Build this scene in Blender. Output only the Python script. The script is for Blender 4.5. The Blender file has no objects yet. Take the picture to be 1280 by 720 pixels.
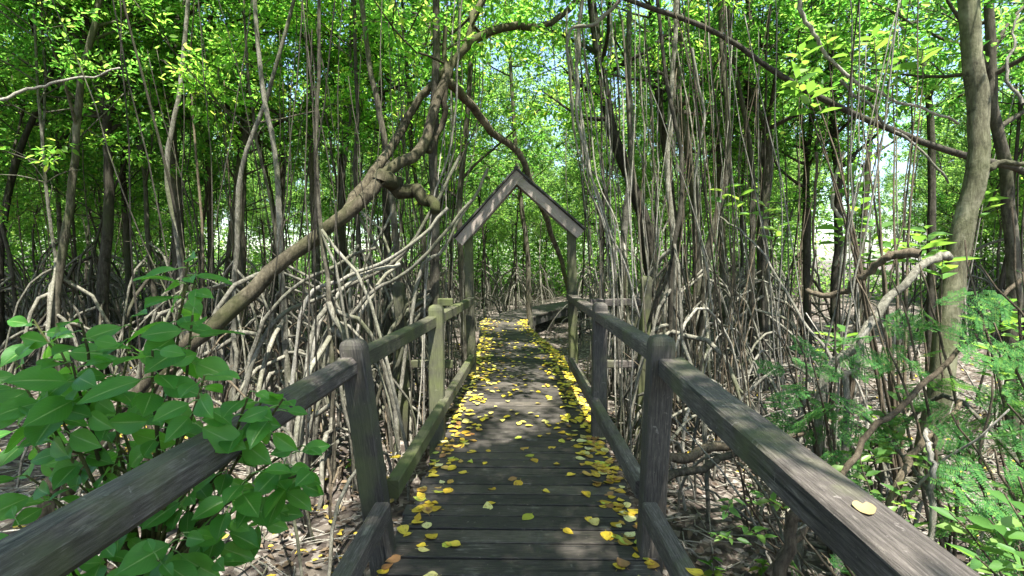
import bpy, math, random
import numpy as np
from mathutils import Vector, Matrix, Euler

rng = np.random.default_rng(7)
random.seed(7)
SC = bpy.context.scene
COL = SC.collection
R = math.radians
GZ = -0.50                                   # forest floor level, the deck is at z = 0

# ------------------------------------------------------------------ camera
CAM_H = 1.55
F = 640.0                                    # focal length in pixels of the 1280 px wide photograph
cam_d = bpy.data.cameras.new('camera'); cam = bpy.data.objects.new('camera', cam_d); COL.objects.link(cam)
cam_d.sensor_width = 36; cam_d.lens = 18.0; cam_d.clip_start = 0.03; cam_d.clip_end = 900
cam.location = (0, 0, CAM_H)
cam.rotation_euler = Euler((R(90 - 3.25), 0, math.atan(12 / F)), 'XYZ')
SC.camera = cam
CM = cam.rotation_euler.to_matrix()

def ray(px, py):
    return CM @ Vector(((px - 640) / F, -(py - 360) / F, -1.0))
def pt(px, py, y):
    r = ray(px, py); return np.array((cam.location + r * (y / r.y))[:])
def gp(px, py, z=0.0):
    r = ray(px, py); return np.array((cam.location + r * ((z - CAM_H) / r.z))[:])

# ------------------------------------------------------------------ materials
def mat(name):
    m = bpy.data.materials.new(name); m.use_nodes = True
    nt = m.node_tree; nt.nodes.clear()
    out = nt.nodes.new('ShaderNodeOutputMaterial')
    return m, nt, out
def N(nt, typ, **kw):
    n = nt.nodes.new(typ)
    for k, v in kw.items():
        if k.startswith('i_'): n.inputs[k[2:].replace('_', ' ')].default_value = v
        else: setattr(n, k, v)
    return n
def ramp(nt, fac, stops, interp='LINEAR'):
    n = nt.nodes.new('ShaderNodeValToRGB'); n.color_ramp.interpolation = interp
    el = n.color_ramp.elements
    while len(el) < len(stops): el.new(0.5)
    for e, (p, c) in zip(el, stops): e.position = p; e.color = (*c, 1)
    nt.links.new(fac, n.inputs['Fac']); return n.outputs['Color']
def mix(nt, fac, a, b, mode='MIX'):
    n = nt.nodes.new('ShaderNodeMix'); n.data_type = 'RGBA'; n.blend_type = mode
    for s, v in ((n.inputs[0], fac), (n.inputs[6], a), (n.inputs[7], b)):
        if isinstance(v, (int, float)): s.default_value = v
        elif isinstance(v, tuple): s.default_value = (*v, 1)
        else: nt.links.new(v, s)
    return n.outputs[2]
def noise(nt, vec, scale, detail=4, rough=.6):
    n = N(nt, 'ShaderNodeTexNoise'); n.inputs['Scale'].default_value = scale
    n.inputs['Detail'].default_value = detail; n.inputs['Roughness'].default_value = rough
    if vec is not None: nt.links.new(vec, n.inputs['Vector'])
    return n.outputs['Fac']
def mapping(nt, vec, scale):
    n = N(nt, 'ShaderNodeMapping'); n.inputs['Scale'].default_value = scale
    nt.links.new(vec, n.inputs['Vector']); return n.outputs['Vector']
def bump(nt, h, strength=.4, dist=.01):
    n = N(nt, 'ShaderNodeBump'); n.inputs['Strength'].default_value = strength; n.inputs['Distance'].default_value = dist
    nt.links.new(h, n.inputs['Height']); return n.outputs['Normal']
def principled(nt, out, col, rough=.8, nor=None, spec=.3):
    b = N(nt, 'ShaderNodeBsdfPrincipled')
    if isinstance(col, tuple): b.inputs['Base Color'].default_value = (*col, 1)
    else: nt.links.new(col, b.inputs['Base Color'])
    if isinstance(rough, float): b.inputs['Roughness'].default_value = rough
    else: nt.links.new(rough, b.inputs['Roughness'])
    b.inputs['Specular IOR Level'].default_value = spec
    if nor is not None: nt.links.new(nor, b.inputs['Normal'])
    nt.links.new(b.outputs[0], out.inputs['Surface']); return b

def bark(name, dark, mid, light, lichen=.35, scale=(9, 9, 2.2), moss=None):
    m, nt, out = mat(name)
    tc = N(nt, 'ShaderNodeTexCoord').outputs['Object']
    oi = N(nt, 'ShaderNodeObjectInfo').outputs['Random']
    v = mapping(nt, tc, scale)
    a = noise(nt, v, 3.6, 9, .78)
    c = ramp(nt, a, [(.34, dark), (.53, mid), (.72, light)])
    sc = noise(nt, mapping(nt, tc, (3, 3, 5)), 1.7, 4, .7)
    c = mix(nt, ramp(nt, sc, [(.56, (0, 0, 0)), (.66, (.7, .7, .7))]), c, tuple(x * .55 for x in dark))
    p = noise(nt, tc, 2.3, 5, .7)
    pl = ramp(nt, p, [(.55, (0, 0, 0)), (.66, (1, 1, 1))])
    ml = N(nt, 'ShaderNodeMath', operation='MULTIPLY'); nt.links.new(pl, ml.inputs[0]); ml.inputs[1].default_value = lichen
    c = mix(nt, ml.outputs[0], c, tuple(min(1, x * 1.5) for x in light))
    if moss:
        q = noise(nt, tc, 1.1, 4, .6)
        c = mix(nt, ramp(nt, q, [(.5, (0, 0, 0)), (.68, (.8, .8, .8))]), c, moss)
    tint = ramp(nt, oi, [(0, (.62, .60, .56)), (.5, (1, .96, .9)), (1, (1.35, 1.3, 1.2))])
    c = mix(nt, 1.0, c, tint, 'MULTIPLY')
    principled(nt, out, c, .9, bump(nt, a, .9, .022), .12)
    return m
BARK = bark('bark_grey_brown', (.024, .022, .017), (.072, .066, .05), (.145, .138, .11), .4, moss=(.055, .065, .03))
BARK_DARK = bark('bark_dark', (.020, .018, .014), (.050, .045, .036), (.10, .094, .078), .2, moss=(.04, .048, .022))
BARK_PALE = bark('bark_pale_lichen', (.032, .03, .02), (.092, .09, .06), (.19, .185, .135), .5, moss=(.075, .09, .038))
BARK_LEAN = bark('bark_leaning', (.024, .021, .014), (.078, .068, .046), (.18, .16, .115), .35, moss=(.06, .07, .024))
ROOT = bark('root_grey', (.055, .052, .042), (.15, .145, .118), (.31, .30, .26), .35, scale=(12, 12, 5), moss=(.085, .095, .05))
DEAD = bark('dead_wood_grey', (.085, .08, .068), (.24, .23, .20), (.44, .42, .38), .3, scale=(14, 14, 3), moss=(.13, .135, .08))
TWIG = bark('twig_brown', (.042, .034, .024), (.11, .09, .064), (.20, .17, .125), .1, scale=(12, 12, 3))
GREENSTEM = bark('stem_green_brown', (.045, .05, .02), (.10, .11, .04), (.16, .17, .07), .1)

def leafmat(name, stops, tstops, gloss=.35, trans=.5, spec=.35, uvveins=False, spots=False, crowns=False):
    m, nt, out = mat(name)
    g = N(nt, 'ShaderNodeNewGeometry').outputs['Random Per Island']
    c = ramp(nt, g, stops); t = ramp(nt, g, tstops)
    nor = None
    if crowns:
        oi = N(nt, 'ShaderNodeObjectInfo').outputs['Random']
        tn = ramp(nt, oi, [(0, (.55, .62, .6)), (.35, (.85, .9, .8)), (.7, (1.05, 1.05, .9)), (1, (1.35, 1.2, .9))])
        c = mix(nt, 1.0, c, tn, 'MULTIPLY'); t = mix(nt, 1.0, t, tn, 'MULTIPLY')
    if spots:
        oi = N(nt, 'ShaderNodeObjectInfo').outputs['Random']; tco = N(nt, 'ShaderNodeUVMap').outputs['UV']
        n4 = N(nt, 'ShaderNodeTexNoise'); n4.noise_dimensions = '4D'; n4.inputs['Scale'].default_value = 2.6; n4.inputs['Detail'].default_value = 5
        mm = N(nt, 'ShaderNodeMath', operation='MULTIPLY'); nt.links.new(oi, mm.inputs[0]); mm.inputs[1].default_value = 40
        nt.links.new(mm.outputs[0], n4.inputs['W']); nt.links.new(tco, n4.inputs['Vector'])
        c = mix(nt, ramp(nt, n4.outputs['Fac'], [(.54, (0, 0, 0)), (.64, (.8, .8, .8))]), c, (.20, .10, .03))
        hs = ramp(nt, oi, [(0, (.72, .66, .6)), (.5, (1, 1, 1)), (1, (1.08, 1.1, 1.5))]); c = mix(nt, 1.0, c, hs, 'MULTIPLY')
    if uvveins:
        uv = N(nt, 'ShaderNodeUVMap').outputs['UV']
        sep = N(nt, 'ShaderNodeSeparateXYZ'); nt.links.new(uv, sep.inputs[0])
        ab = N(nt, 'ShaderNodeMath', operation='ABSOLUTE'); nt.links.new(sep.outputs['X'], ab.inputs[0])
        mid = ramp(nt, ab.outputs[0], [(0, (1, 1, 1)), (.025, (.9, .9, .9)), (.05, (0, 0, 0))])
        # side veins: sawtooth of (v - 0.45|u|)
        m1 = N(nt, 'ShaderNodeMath', operation='MULTIPLY_ADD'); nt.links.new(ab.outputs[0], m1.inputs[0]); m1.inputs[1].default_value = -.32
        nt.links.new(sep.outputs['Y'], m1.inputs[2])
        m2 = N(nt, 'ShaderNodeMath', operation='MULTIPLY'); nt.links.new(m1.outputs[0], m2.inputs[0]); m2.inputs[1].default_value = 11
        fr = N(nt, 'ShaderNodeMath', operation='PINGPONG'); nt.links.new(m2.outputs[0], fr.inputs[0]); fr.inputs[1].default_value = .5
        sv = ramp(nt, fr.outputs[0], [(0, (1, 1, 1)), (.09, (0, 0, 0))])
        c2 = mix(nt, mid, c, (.30, .42, .13)); 
        s3 = N(nt, 'ShaderNodeMath', operation='MULTIPLY'); nt.links.new(sv, s3.inputs[0]); s3.inputs[1].default_value = .45
        c = mix(nt, s3.outputs[0], c2, (.16, .28, .07))
        blot = noise(nt, uv, 3.0, 4, .6)
        c = mix(nt, ramp(nt, blot, [(.35, (.35, .35, .35)), (.65, (0, 0, 0))]), c, (.03, .09, .018))
        sp = noise(nt, uv, 13, 3, .6)
        c = mix(nt, ramp(nt, sp, [(.68, (0, 0, 0)), (.73, (.6, .6, .6))]), c, (.16, .15, .05))
        nor = bump(nt, sv, .25, .002)
    b = N(nt, 'ShaderNodeBsdfPrincipled'); nt.links.new(c, b.inputs['Base Color'])
    b.inputs['Roughness'].default_value = gloss; b.inputs['Specular IOR Level'].default_value = spec
    tr = N(nt, 'ShaderNodeBsdfTranslucent'); nt.links.new(t, tr.inputs['Color'])
    if nor: nt.links.new(nor, b.inputs['Normal'])
    mx = N(nt, 'ShaderNodeMixShader'); mx.inputs[0].default_value = trans
    nt.links.new(b.outputs[0], mx.inputs[1]); nt.links.new(tr.outputs[0], mx.inputs[2])
    nt.links.new(mx.outputs[0], out.inputs['Surface'])
    return m
LEAF = leafmat('canopy_leaf', [(0, (.025, .075, .014)), (.5, (.05, .125, .018)), (.85, (.08, .16, .022)), (1, (.16, .20, .03))],
               [(0, (.12, .38, .05)), (.5, (.29, .63, .09)), (.85, (.44, .76, .14)), (1, (.64, .76, .16))], .5, .6, .2, crowns=True)
LEAF_FAR = leafmat('far_leaf', [(0, (.03, .085, .022)), (.5, (.05, .125, .028)), (1, (.09, .17, .035))],
               [(0, (.16, .36, .06)), (.5, (.30, .54, .09)), (1, (.44, .64, .12))], .5, .58)
BIGLEAF = leafmat('sapling_leaf', [(0, (.03, .125, .018)), (.5, (.062, .215, .028)), (.85, (.11, .29, .042)), (1, (.22, .33, .07))],
               [(0, (.14, .42, .03)), (.6, (.24, .60, .045)), (1, (.30, .60, .07))], .36, .42, .28, True)
YGLEAF = leafmat('shrub_leaf', [(0, (.05, .13, .03)), (.6, (.085, .19, .04)), (1, (.16, .25, .06))],
               [(0, (.16, .36, .04)), (.6, (.25, .46, .05)), (1, (.40, .55, .08))], .42, .45)
FERN = leafmat('feathery_leaf', [(0, (.032, .11, .03)), (.6, (.058, .16, .04)), (1, (.12, .22, .05))],
               [(0, (.11, .29, .05)), (1, (.24, .44, .07))], .7, .36, .1)
FALLEN = leafmat('fallen_yellow_leaf', [(0, (.60, .44, .03)), (.45, (.68, .52, .05)), (.72, (.62, .56, .16)), (.82, (.45, .45, .06)), (.9, (.36, .19, .05)), (1, (.20, .10, .04))],
               [(0, (.5, .36, .02)), (1, (.4, .3, .03))], .5, .12, .3)
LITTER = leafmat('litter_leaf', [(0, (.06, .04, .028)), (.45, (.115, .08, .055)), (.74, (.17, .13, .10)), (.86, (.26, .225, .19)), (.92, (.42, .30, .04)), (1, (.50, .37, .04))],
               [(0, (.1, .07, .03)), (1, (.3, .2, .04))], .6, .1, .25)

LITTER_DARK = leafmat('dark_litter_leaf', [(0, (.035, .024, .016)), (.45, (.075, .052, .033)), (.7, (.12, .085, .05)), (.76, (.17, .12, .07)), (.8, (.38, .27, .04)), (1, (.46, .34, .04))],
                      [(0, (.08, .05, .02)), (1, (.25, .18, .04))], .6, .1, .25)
def wood(name, stops, grain=(1, 22, 22), green=None, gthr=.52, island=True, rough=.75, wear=None):
    m, nt, out = mat(name)
    tc = N(nt, 'ShaderNodeTexCoord').outputs['Object']
    uv = N(nt, 'ShaderNodeUVMap').outputs['UV']       # u along the grain in metres, v across
    v = mapping(nt, uv, (7, 80, 1))
    a = noise(nt, v, 1.5, 8, .75)
    c = ramp(nt, a, stops)
    if island:
        g = N(nt, 'ShaderNodeNewGeometry').outputs['Random Per Island']
        c = mix(nt, 1.0, c, ramp(nt, g, [(0, (.62, .62, .64)), (1, (1.3, 1.27, 1.2))]), 'MULTIPLY')
    ck = noise(nt, mapping(nt, uv, (1.1, 30, 1)), 1.0, 3, .5)
    c = mix(nt, ramp(nt, ck, [(.30, (.9, .9, .9)), (.36, (0, 0, 0))]), c, (.012, .011, .01))
    sp = noise(nt, tc, 34, 3, .6)
    c = mix(nt, ramp(nt, sp, [(.66, (0, 0, 0)), (.72, (.55, .55, .55))]), c, tuple(min(1, x * 1.7) for x in stops[-1][1]))
    big = noise(nt, tc, 1.7, 5, .65)
    c = mix(nt, ramp(nt, big, [(.35, (.55, .55, .55)), (.6, (0, 0, 0))]), c, tuple(x * .45 for x in stops[0][1]))
    if green:
        q = noise(nt, tc, 2.1, 5, .62)
        c = mix(nt, ramp(nt, q, [(gthr - .1, (0, 0, 0)), (gthr + .1, (.85, .85, .85))]), c, green)
    if wear:
        w = noise(nt, mapping(nt, uv, (2.5, 26, 1)), 2.0, 6, .75)
        w2 = noise(nt, tc, 5.0, 3, .6)
        ww = N(nt, 'ShaderNodeMath', operation='MULTIPLY'); nt.links.new(w, ww.inputs[0]); nt.links.new(w2, ww.inputs[1])
        c = mix(nt, ramp(nt, ww.outputs[0], [(.32, (0, 0, 0)), (.4, (.75, .75, .75))]), c, wear)
    principled(nt, out, c, rough, bump(nt, a, .55, .006), .3)
    return m
DECK = wood('deck_plank_wood', [(.3, (.021, .019, .015)), (.52, (.064, .055, .045)), (.74, (.135, .115, .092))], wear=(.15, .135, .115))
POSTW = wood('post_wood', [(.32, (.024, .021, .018)), (.52, (.07, .062, .05)), (.72, (.16, .145, .12))], green=(.08, .088, .035), gthr=.62)
POST_GREEN = wood('algae_post_wood', [(.32, (.026, .025, .017)), (.52, (.07, .069, .042)), (.72, (.14, .135, .085))], green=(.088, .10, .03), gthr=.53)
RAILW = wood('rail_wood', [(.32, (.026, .021, .018)), (.5, (.085, .072, .062)), (.7, (.20, .175, .155))], green=(.075, .085, .03), gthr=.62, wear=(.21, .185, .15))
RAIL_GREEN = wood('algae_rail_wood', [(.32, (.026, .025, .017)), (.52, (.068, .065, .042)), (.72, (.135, .13, .085))], green=(.075, .088, .026), gthr=.54)
GABLE = wood('gable_wood', [(.25, (.19, .155, .13)), (.55, (.33, .28, .24)), (.8, (.43, .38, .34))], green=(.13, .13, .07), gthr=.68)
ROOFW = wood('roof_board_wood', [(.25, (.025, .024, .022)), (.55, (.06, .057, .05)), (.8, (.10, .095, .085))])

def ground_mat():
    m, nt, out = mat('forest_floor')
    tc = N(nt, 'ShaderNodeTexCoord').outputs['Object']
    a = noise(nt, tc, 1.1, 8, .7); b = noise(nt, tc, 14, 8, .75)
    c = ramp(nt, b, [(.3, (.022, .017, .013)), (.5, (.06, .046, .036)), (.7, (.15, .125, .105))])
    c = mix(nt, ramp(nt, a, [(.4, (.75, .75, .75)), (.62, (0, 0, 0))]), c, (.045, .035, .027))
    vo = N(nt, 'ShaderNodeTexVoronoi'); vo.inputs['Scale'].default_value = 22; nt.links.new(tc, vo.inputs['Vector'])
    sep = N(nt, 'ShaderNodeSeparateColor'); nt.links.new(vo.outputs['Color'], sep.inputs[0])
    lit = ramp(nt, sep.outputs[0], [(0, (.06, .048, .035)), (.5, (.13, .108, .085)), (1, (.24, .21, .18))])
    c = mix(nt, ramp(nt, sep.outputs[1], [(.45, (0, 0, 0)), (.55, (1, 1, 1))]), c, lit)
    principled(nt, out, c, .9, bump(nt, b, .8, .04), .2)
    return m
GROUND = ground_mat()

# ------------------------------------------------------------------ mesh helpers
def tag(o, label=None, cat=None, group=None, kind=None):
    for k, v in (('label', label), ('category', cat), ('group', group), ('kind', kind)):
        if v: o[k] = v
    return o
def empty(name, loc=(0, 0, 0), label=None, cat=None, group=None):
    o = bpy.data.objects.new(name, None); COL.objects.link(o); o.location = tuple(float(x) for x in loc); o.empty_display_size = .1
    return tag(o, label, cat, group)

class MB:
    def __init__(s): s.v = []; s.f = []; s.n = 0; s.uv = {}; s.uvs = []
    def add(s, v, f, uv=None):
        v = np.asarray(v, float); s.v.append(v)
        f = np.asarray(f, int) + s.n
        s.f.append(f); s.uvs.append(np.asarray(uv, float) if uv is not None else np.zeros((len(v), 2)))
        s.n += len(v)
    def tube(s, p, r, k=6, cap=True):
        p = np.asarray(p, float); n = len(p)
        r = np.full(n, r) if np.isscalar(r) else np.asarray(r, float)
        t = np.gradient(p, axis=0); t /= np.linalg.norm(t, axis=1)[:, None] + 1e-9
        ref = np.array((1., 0, 0)) if abs(t[0][0]) < .8 else np.array((0, 1., 0))
        u = np.cross(t[0], ref); u /= np.linalg.norm(u)
        ang = np.arange(k) * 2 * np.pi / k; ca, sa = np.cos(ang)[:, None], np.sin(ang)[:, None]
        V = np.empty((n, k, 3))
        for i in range(n):
            u = u - t[i] * (u @ t[i]); u /= np.linalg.norm(u) + 1e-9
            w = np.cross(t[i], u)
            V[i] = p[i] + r[i] * (ca * u + sa * w)
        a = np.arange(n - 1)[:, None] * k + np.arange(k)[None]
        b = np.arange(n - 1)[:, None] * k + (np.arange(k)[None] + 1) % k
        F_ = np.stack([a, b, b + k, a + k], -1).reshape(-1, 4)
        L = np.concatenate([[0], np.cumsum(np.linalg.norm(np.diff(p, axis=0), axis=1))])
        uv = np.stack([np.repeat(L, k), np.tile(np.arange(k) / k * .2, n)], -1)
        s.add(V.reshape(-1, 3), F_, uv)
        if cap:
            e = np.array([[0, 1, 2, 3]]) if False else None
            c0 = s.n; 
            s.add([p[-1] + t[-1] * r[-1] * .6], np.zeros((0, 4), int))
            q = c0 - k + np.arange(k)
            s.f.append(np.stack([q, c0 - k + (np.arange(k) + 1) % k, np.full(k, c0), np.full(k, c0)], -1))
    def box(s, c, ex, ey, ez, bev=.0):
        """box from centre and three half-axis vectors; uv runs along ex"""
        c, ex, ey, ez = (np.asarray(x, float) for x in (c, ex, ey, ez))
        lx, ly, lz = (np.linalg.norm(x) for x in (ex, ey, ez))
        off = random.random() * 7
        if bev <= 0:
            sg = [(-1, -1), (1, -1), (1, 1), (-1, 1)]
        else:
            by, bz = 1 - bev / ly, 1 - bev / lz
            sg = [(-by, -1), (by, -1), (1, -bz), (1, bz), (by, 1), (-by, 1), (-1, bz), (-1, -bz)]
        k = len(sg); per = np.cumsum([0] + [math.hypot((sg[(i + 1) % k][0] - sg[i][0]) * ly, (sg[(i + 1) % k][1] - sg[i][1]) * lz) for i in range(k)])
        V = []; UV = []
        for sx in (-1, 1):
            for i, (a, b) in enumerate(sg):
                V.append(c + sx * ex + a * ey + b * ez); UV.append((off + sx * lx, off + per[i]))
        s.add(V, np.array([[i, (i + 1) % k, (i + 1) % k + k, i + k] for i in range(k)]), UV)
        # end caps as quads fans
        base = s.n - 2 * k
        for st, rev in ((base, True), (base + k, False)):
            for i in range(1, k - 1, 2) if k > 4 else (1,):
                q = [st, st + i, st + i + 1, st + min(i + 2, k - 1)]
                if q[2] == q[3]: q[3] = q[2]
                s.f.append(np.array([q[::-1] if rev else q]))
    def build(s, name, m, parent=None, smooth=True, origin=None):
        me = s.mesh(name, m, smooth, origin)
        o = bpy.data.objects.new(name, me); COL.objects.link(o)
        if parent is not None: o.parent = parent
        if origin is not None: o.location = tuple(float(x) for x in origin)
        return o
    def mesh(s, name, m, smooth=True, origin=None):
        V = np.concatenate(s.v)
        if origin is not None: V = V - np.asarray(origin, float)
        Fq = np.concatenate(s.f); UV = np.concatenate(s.uvs)
        tri = Fq[:, 2] == Fq[:, 3]
        cnt = np.where(tri, 3, 4)
        keep = np.ones(Fq.shape, bool); keep[tri, 3] = False
        loops = Fq[keep]
        me = bpy.data.meshes.new(name)
        me.vertices.add(len(V)); me.vertices.foreach_set('co', V.ravel())
        me.loops.add(len(loops)); me.loops.foreach_set('vertex_index', loops.astype(np.int32))
        me.polygons.add(len(Fq)); st = np.concatenate([[0], np.cumsum(cnt)[:-1]])
        me.polygons.foreach_set('loop_start', st.astype(np.int32)); me.polygons.foreach_set('loop_total', cnt.astype(np.int32))
        me.update(calc_edges=True)
        ul = me.uv_layers.new(name='UVMap'); ul.data.foreach_set('uv', UV[loops].ravel().astype(np.float32))
        me.polygons.foreach_set('use_smooth', np.full(len(Fq), smooth))
        me.materials.append(m); me.validate(); me.update()
        return me

def link(name, me, parent=None, loc=None):
    o = bpy.data.objects.new(name, me); COL.objects.link(o)
    if parent is not None: o.parent = parent
    if loc is not None: o.location = loc
    return o
def cr(P, n):
    """smooth curve through control points"""
    P = np.asarray(P, float)
    if len(P) == 2: return P[0] + (P[1] - P[0]) * np.linspace(0, 1, n)[:, None]
    Q = np.vstack([2 * P[0] - P[1], P, 2 * P[-1] - P[-2]])
    u = np.linspace(0, len(P) - 1 - 1e-6, n); i = u.astype(int); t = (u - i)[:, None]
    a, b, c, d = Q[i], Q[i + 1], Q[i + 2], Q[i + 3]
    return .5 * (2 * b + (c - a) * t + (2 * a - 5 * b + 4 * c - d) * t**2 + (3 * b - a - 3 * c + d) * t**3)
def wob(p, amp, g):
    """small crookedness added to a path"""
    n = len(p); j = g.normal(0, 1, (n, 3)); 
    j = (j + np.roll(j, 1, 0) + np.roll(j, -1, 0)) / 1.7; j[0] = 0
    return p + j * amp
def unit(a): return a / (np.linalg.norm(a, axis=-1, keepdims=True) + 1e-9)

def leaf_arrays(pos, d, nrm, L, W, fold=.25, droop=.12):
    """N folded leaves, six vertices each"""
    d = unit(d); n = unit(nrm - d * (nrm * d).sum(-1, keepdims=True)); s = np.cross(d, n)
    L = L[:, None]; W = W[:, None]
    e = n * W * fold
    b = pos; tip = pos + d * L - n * L * droop
    r1 = pos + d * L * .28 + s * W * .42 + e * .6; r2 = pos + d * L * .62 + s * W * .40 + e * .6 - n * L * droop * .4
    l1 = pos + d * L * .28 - s * W * .42 + e * .6; l2 = pos + d * L * .62 - s * W * .40 + e * .6 - n * L * droop * .4
    V = np.stack([b, r1, r2, tip, l2, l1], 1).reshape(-1, 3)
    k = np.arange(len(pos))[:, None] * 6
    Fc = np.concatenate([k + np.array([0, 1, 2, 3]), k + np.array([0, 3, 4, 5])], 0)
    return V, Fc

# ------------------------------------------------------------------ light and sky
sun_dir = Vector((0.16, -0.34, 0.93)).normalized()       # towards the sun: high, a little behind the camera
elev = math.asin(sun_dir.z); az = math.atan2(sun_dir.x, sun_dir.y)
w = bpy.data.worlds.new('World'); SC.world = w; w.use_nodes = True
nt = w.node_tree; bg = nt.nodes['Background']
sky = nt.nodes.new('ShaderNodeTexSky'); sky.sky_type = 'NISHITA'; sky.sun_disc = False
sky.sun_elevation = elev; sky.sun_rotation = az; sky.air_density = 1.0; sky.dust_density = 1.2; sky.ozone_density = 1.2
nt.links.new(sky.outputs[0], bg.inputs['Color']); bg.inputs['Strength'].default_value = 0.11
sl = bpy.data.lights.new('sun', 'SUN'); sl.energy = 5.0; sl.angle = R(.5); sl.color = (1, .98, .93)
so = bpy.data.objects.new('sun', sl); COL.objects.link(so)
so.rotation_euler = (-sun_dir).to_track_quat('-Z', 'Y').to_euler()

# ------------------------------------------------------------------ setting: ground, boardwalk
def height(x, y):
    return (GZ + .07 * np.sin(x * 1.3 + .7 * y) * np.cos(y * .9 - .4 * x) + .05 * np.sin(x * 3.1 + 1.7) * np.sin(y * 2.7)
            + .06 * np.clip(np.abs(x) - 1.2, 0, 3))
def sheet():
    xs = np.concatenate([np.linspace(-300, -26, 14), np.linspace(-25, 25, 170), np.linspace(26, 300, 14)])
    ys = np.concatenate([np.linspace(-80, -4, 10), np.linspace(-3, 42, 160), np.linspace(43, 420, 16)])
    X, Y = np.meshgrid(xs, ys); Z = height(X, Y) + rng.normal(0, .012, X.shape)
    m = MB(); nx = len(xs)
    a = (np.arange(len(ys) - 1)[:, None] * nx + np.arange(nx - 1)[None]).ravel()
    m.add(np.stack([X, Y, Z], -1).reshape(-1, 3), np.stack([a, a + 1, a + nx + 1, a + nx], -1))
    o = m.build('ground', GROUND); tag(o, kind='structure')
sheet()

CL = np.array([(0, -1.6), (0, 3), (0, 7.0), (-.12, 9.0), (-.32, 11.0), (-.42, 12.6), (-.05, 14.4), (.85, 16.4), (2.2, 18.6), (4.4, 21.2), (7, 24)])
CL3 = cr(np.c_[CL, np.zeros(len(CL))], 500)
sL = np.concatenate([[0], np.cumsum(np.linalg.norm(np.diff(CL3, axis=0), axis=1))])
def on_path(s):
    p = np.array([np.interp(s, sL, CL3[:, k]) for k in range(3)])
    q = np.array([np.interp(s + .05, sL, CL3[:, k]) for k in range(3)])
    t = q - p; t /= np.linalg.norm(t); return p, t, np.array((t[1], -t[0], 0))
def path_dist(x, y):
    return np.min(np.hypot(CL3[:, 0] - x, CL3[:, 1] - y))
HW = .70
def half_w(y): return HW if y < 8 else HW - .12 * min(1, (y - 8) / 3)
deck = MB(); s = .02
while s < sL[-1] - .2:
    p, t, n = on_path(s); hw = half_w(p[1])
    k = random.uniform(-.012, .012)
    deck.box(p + (0, 0, -.018 + random.uniform(-.003, .003)) + n * random.uniform(-.012, .012),
             (n + t * random.uniform(-.006, .006)) * (hw + random.uniform(-.015, .015)), t * (.1455 - .015 + random.uniform(-.003, .002)) / 2, np.array((0, 0, .018)), .0035)
    s += .1455
deck_o = deck.build('boardwalk', DECK, None, False); tag(deck_o, kind='structure')
for off in (-1, 1):
    b = MB(); ss = np.arange(.1, sL[-1] - .3, .5)
    for a, c in zip(ss[:-1], ss[1:]):
        p, t, n = on_path(a); q, _, n2 = on_path(c)
        e = (q + n2 * off * (half_w(q[1]) - .05) - p - n * off * (half_w(p[1]) - .05)) / 2
        b.box(p + n * off * (half_w(p[1]) - .05) + e + (0, 0, -.155), e, n * .025, (0, 0, .11))
    o = b.build('joist', ROOFW, deck_o, False)
for k, s in enumerate(np.arange(1.2, sL[-1] - .5, 1.8)):
    p, t, n = on_path(s)
    for off in (-.5, .5):
        b = MB(); b.box(p + n * off + (0, 0, -.62), (0, 0, .4), n * .06, t * .06); b.build('pile', POSTW, deck_o, False)

# ------------------------------------------------------------------ railings
def post_mb(base, top, wx, wy, z0=-.75):
    """square post with a rounded (dome) top, from below the deck to the top"""
    m = MB(); base = np.array(base, float); top = np.array(top, float)
    ax = (top - base); ax /= np.linalg.norm(ax)
    b0 = base + ax * ((z0 - base[2]) / ax[2])
    H = np.linalg.norm(top - b0)
    sg = [(-.86, -1), (.86, -1), (1, -.86), (1, .86), (.86, 1), (-.86, 1), (-1, .86), (-1, -.86)]
    hs = [0] + list(np.linspace(.1, 1, 9) * (H - .045)) + [H - .025, H - .01, H]
    sc = [1] + [1] * 9 + [.93, .8, .5]
    per = np.cumsum([0] + [math.hypot((sg[(i + 1) % 8][0] - sg[i][0]) * wx, (sg[(i + 1) % 8][1] - sg[i][1]) * wy) for i in range(8)])
    V = []; UV = []
    off = random.random() * 9
    for h, q in zip(hs, sc):
        for i, (a, b) in enumerate(sg):
            V.append(b0 + ax * h + np.array((a * wx * q, b * wy * q, 0))); UV.append((off + h, off + per[i]))
    F_ = [[r * 8 + i, r * 8 + (i + 1) % 8, (r + 1) * 8 + (i + 1) % 8, (r + 1) * 8 + i] for r in range(len(hs) - 1) for i in range(8)]
    k = (len(hs) - 1) * 8
    F_ += [[k, k + 1, k + 2, k + 3], [k, k + 3, k + 4, k + 7], [k + 4, k + 5, k + 6, k + 7]]
    m.add(V, F_, UV); return m
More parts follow.
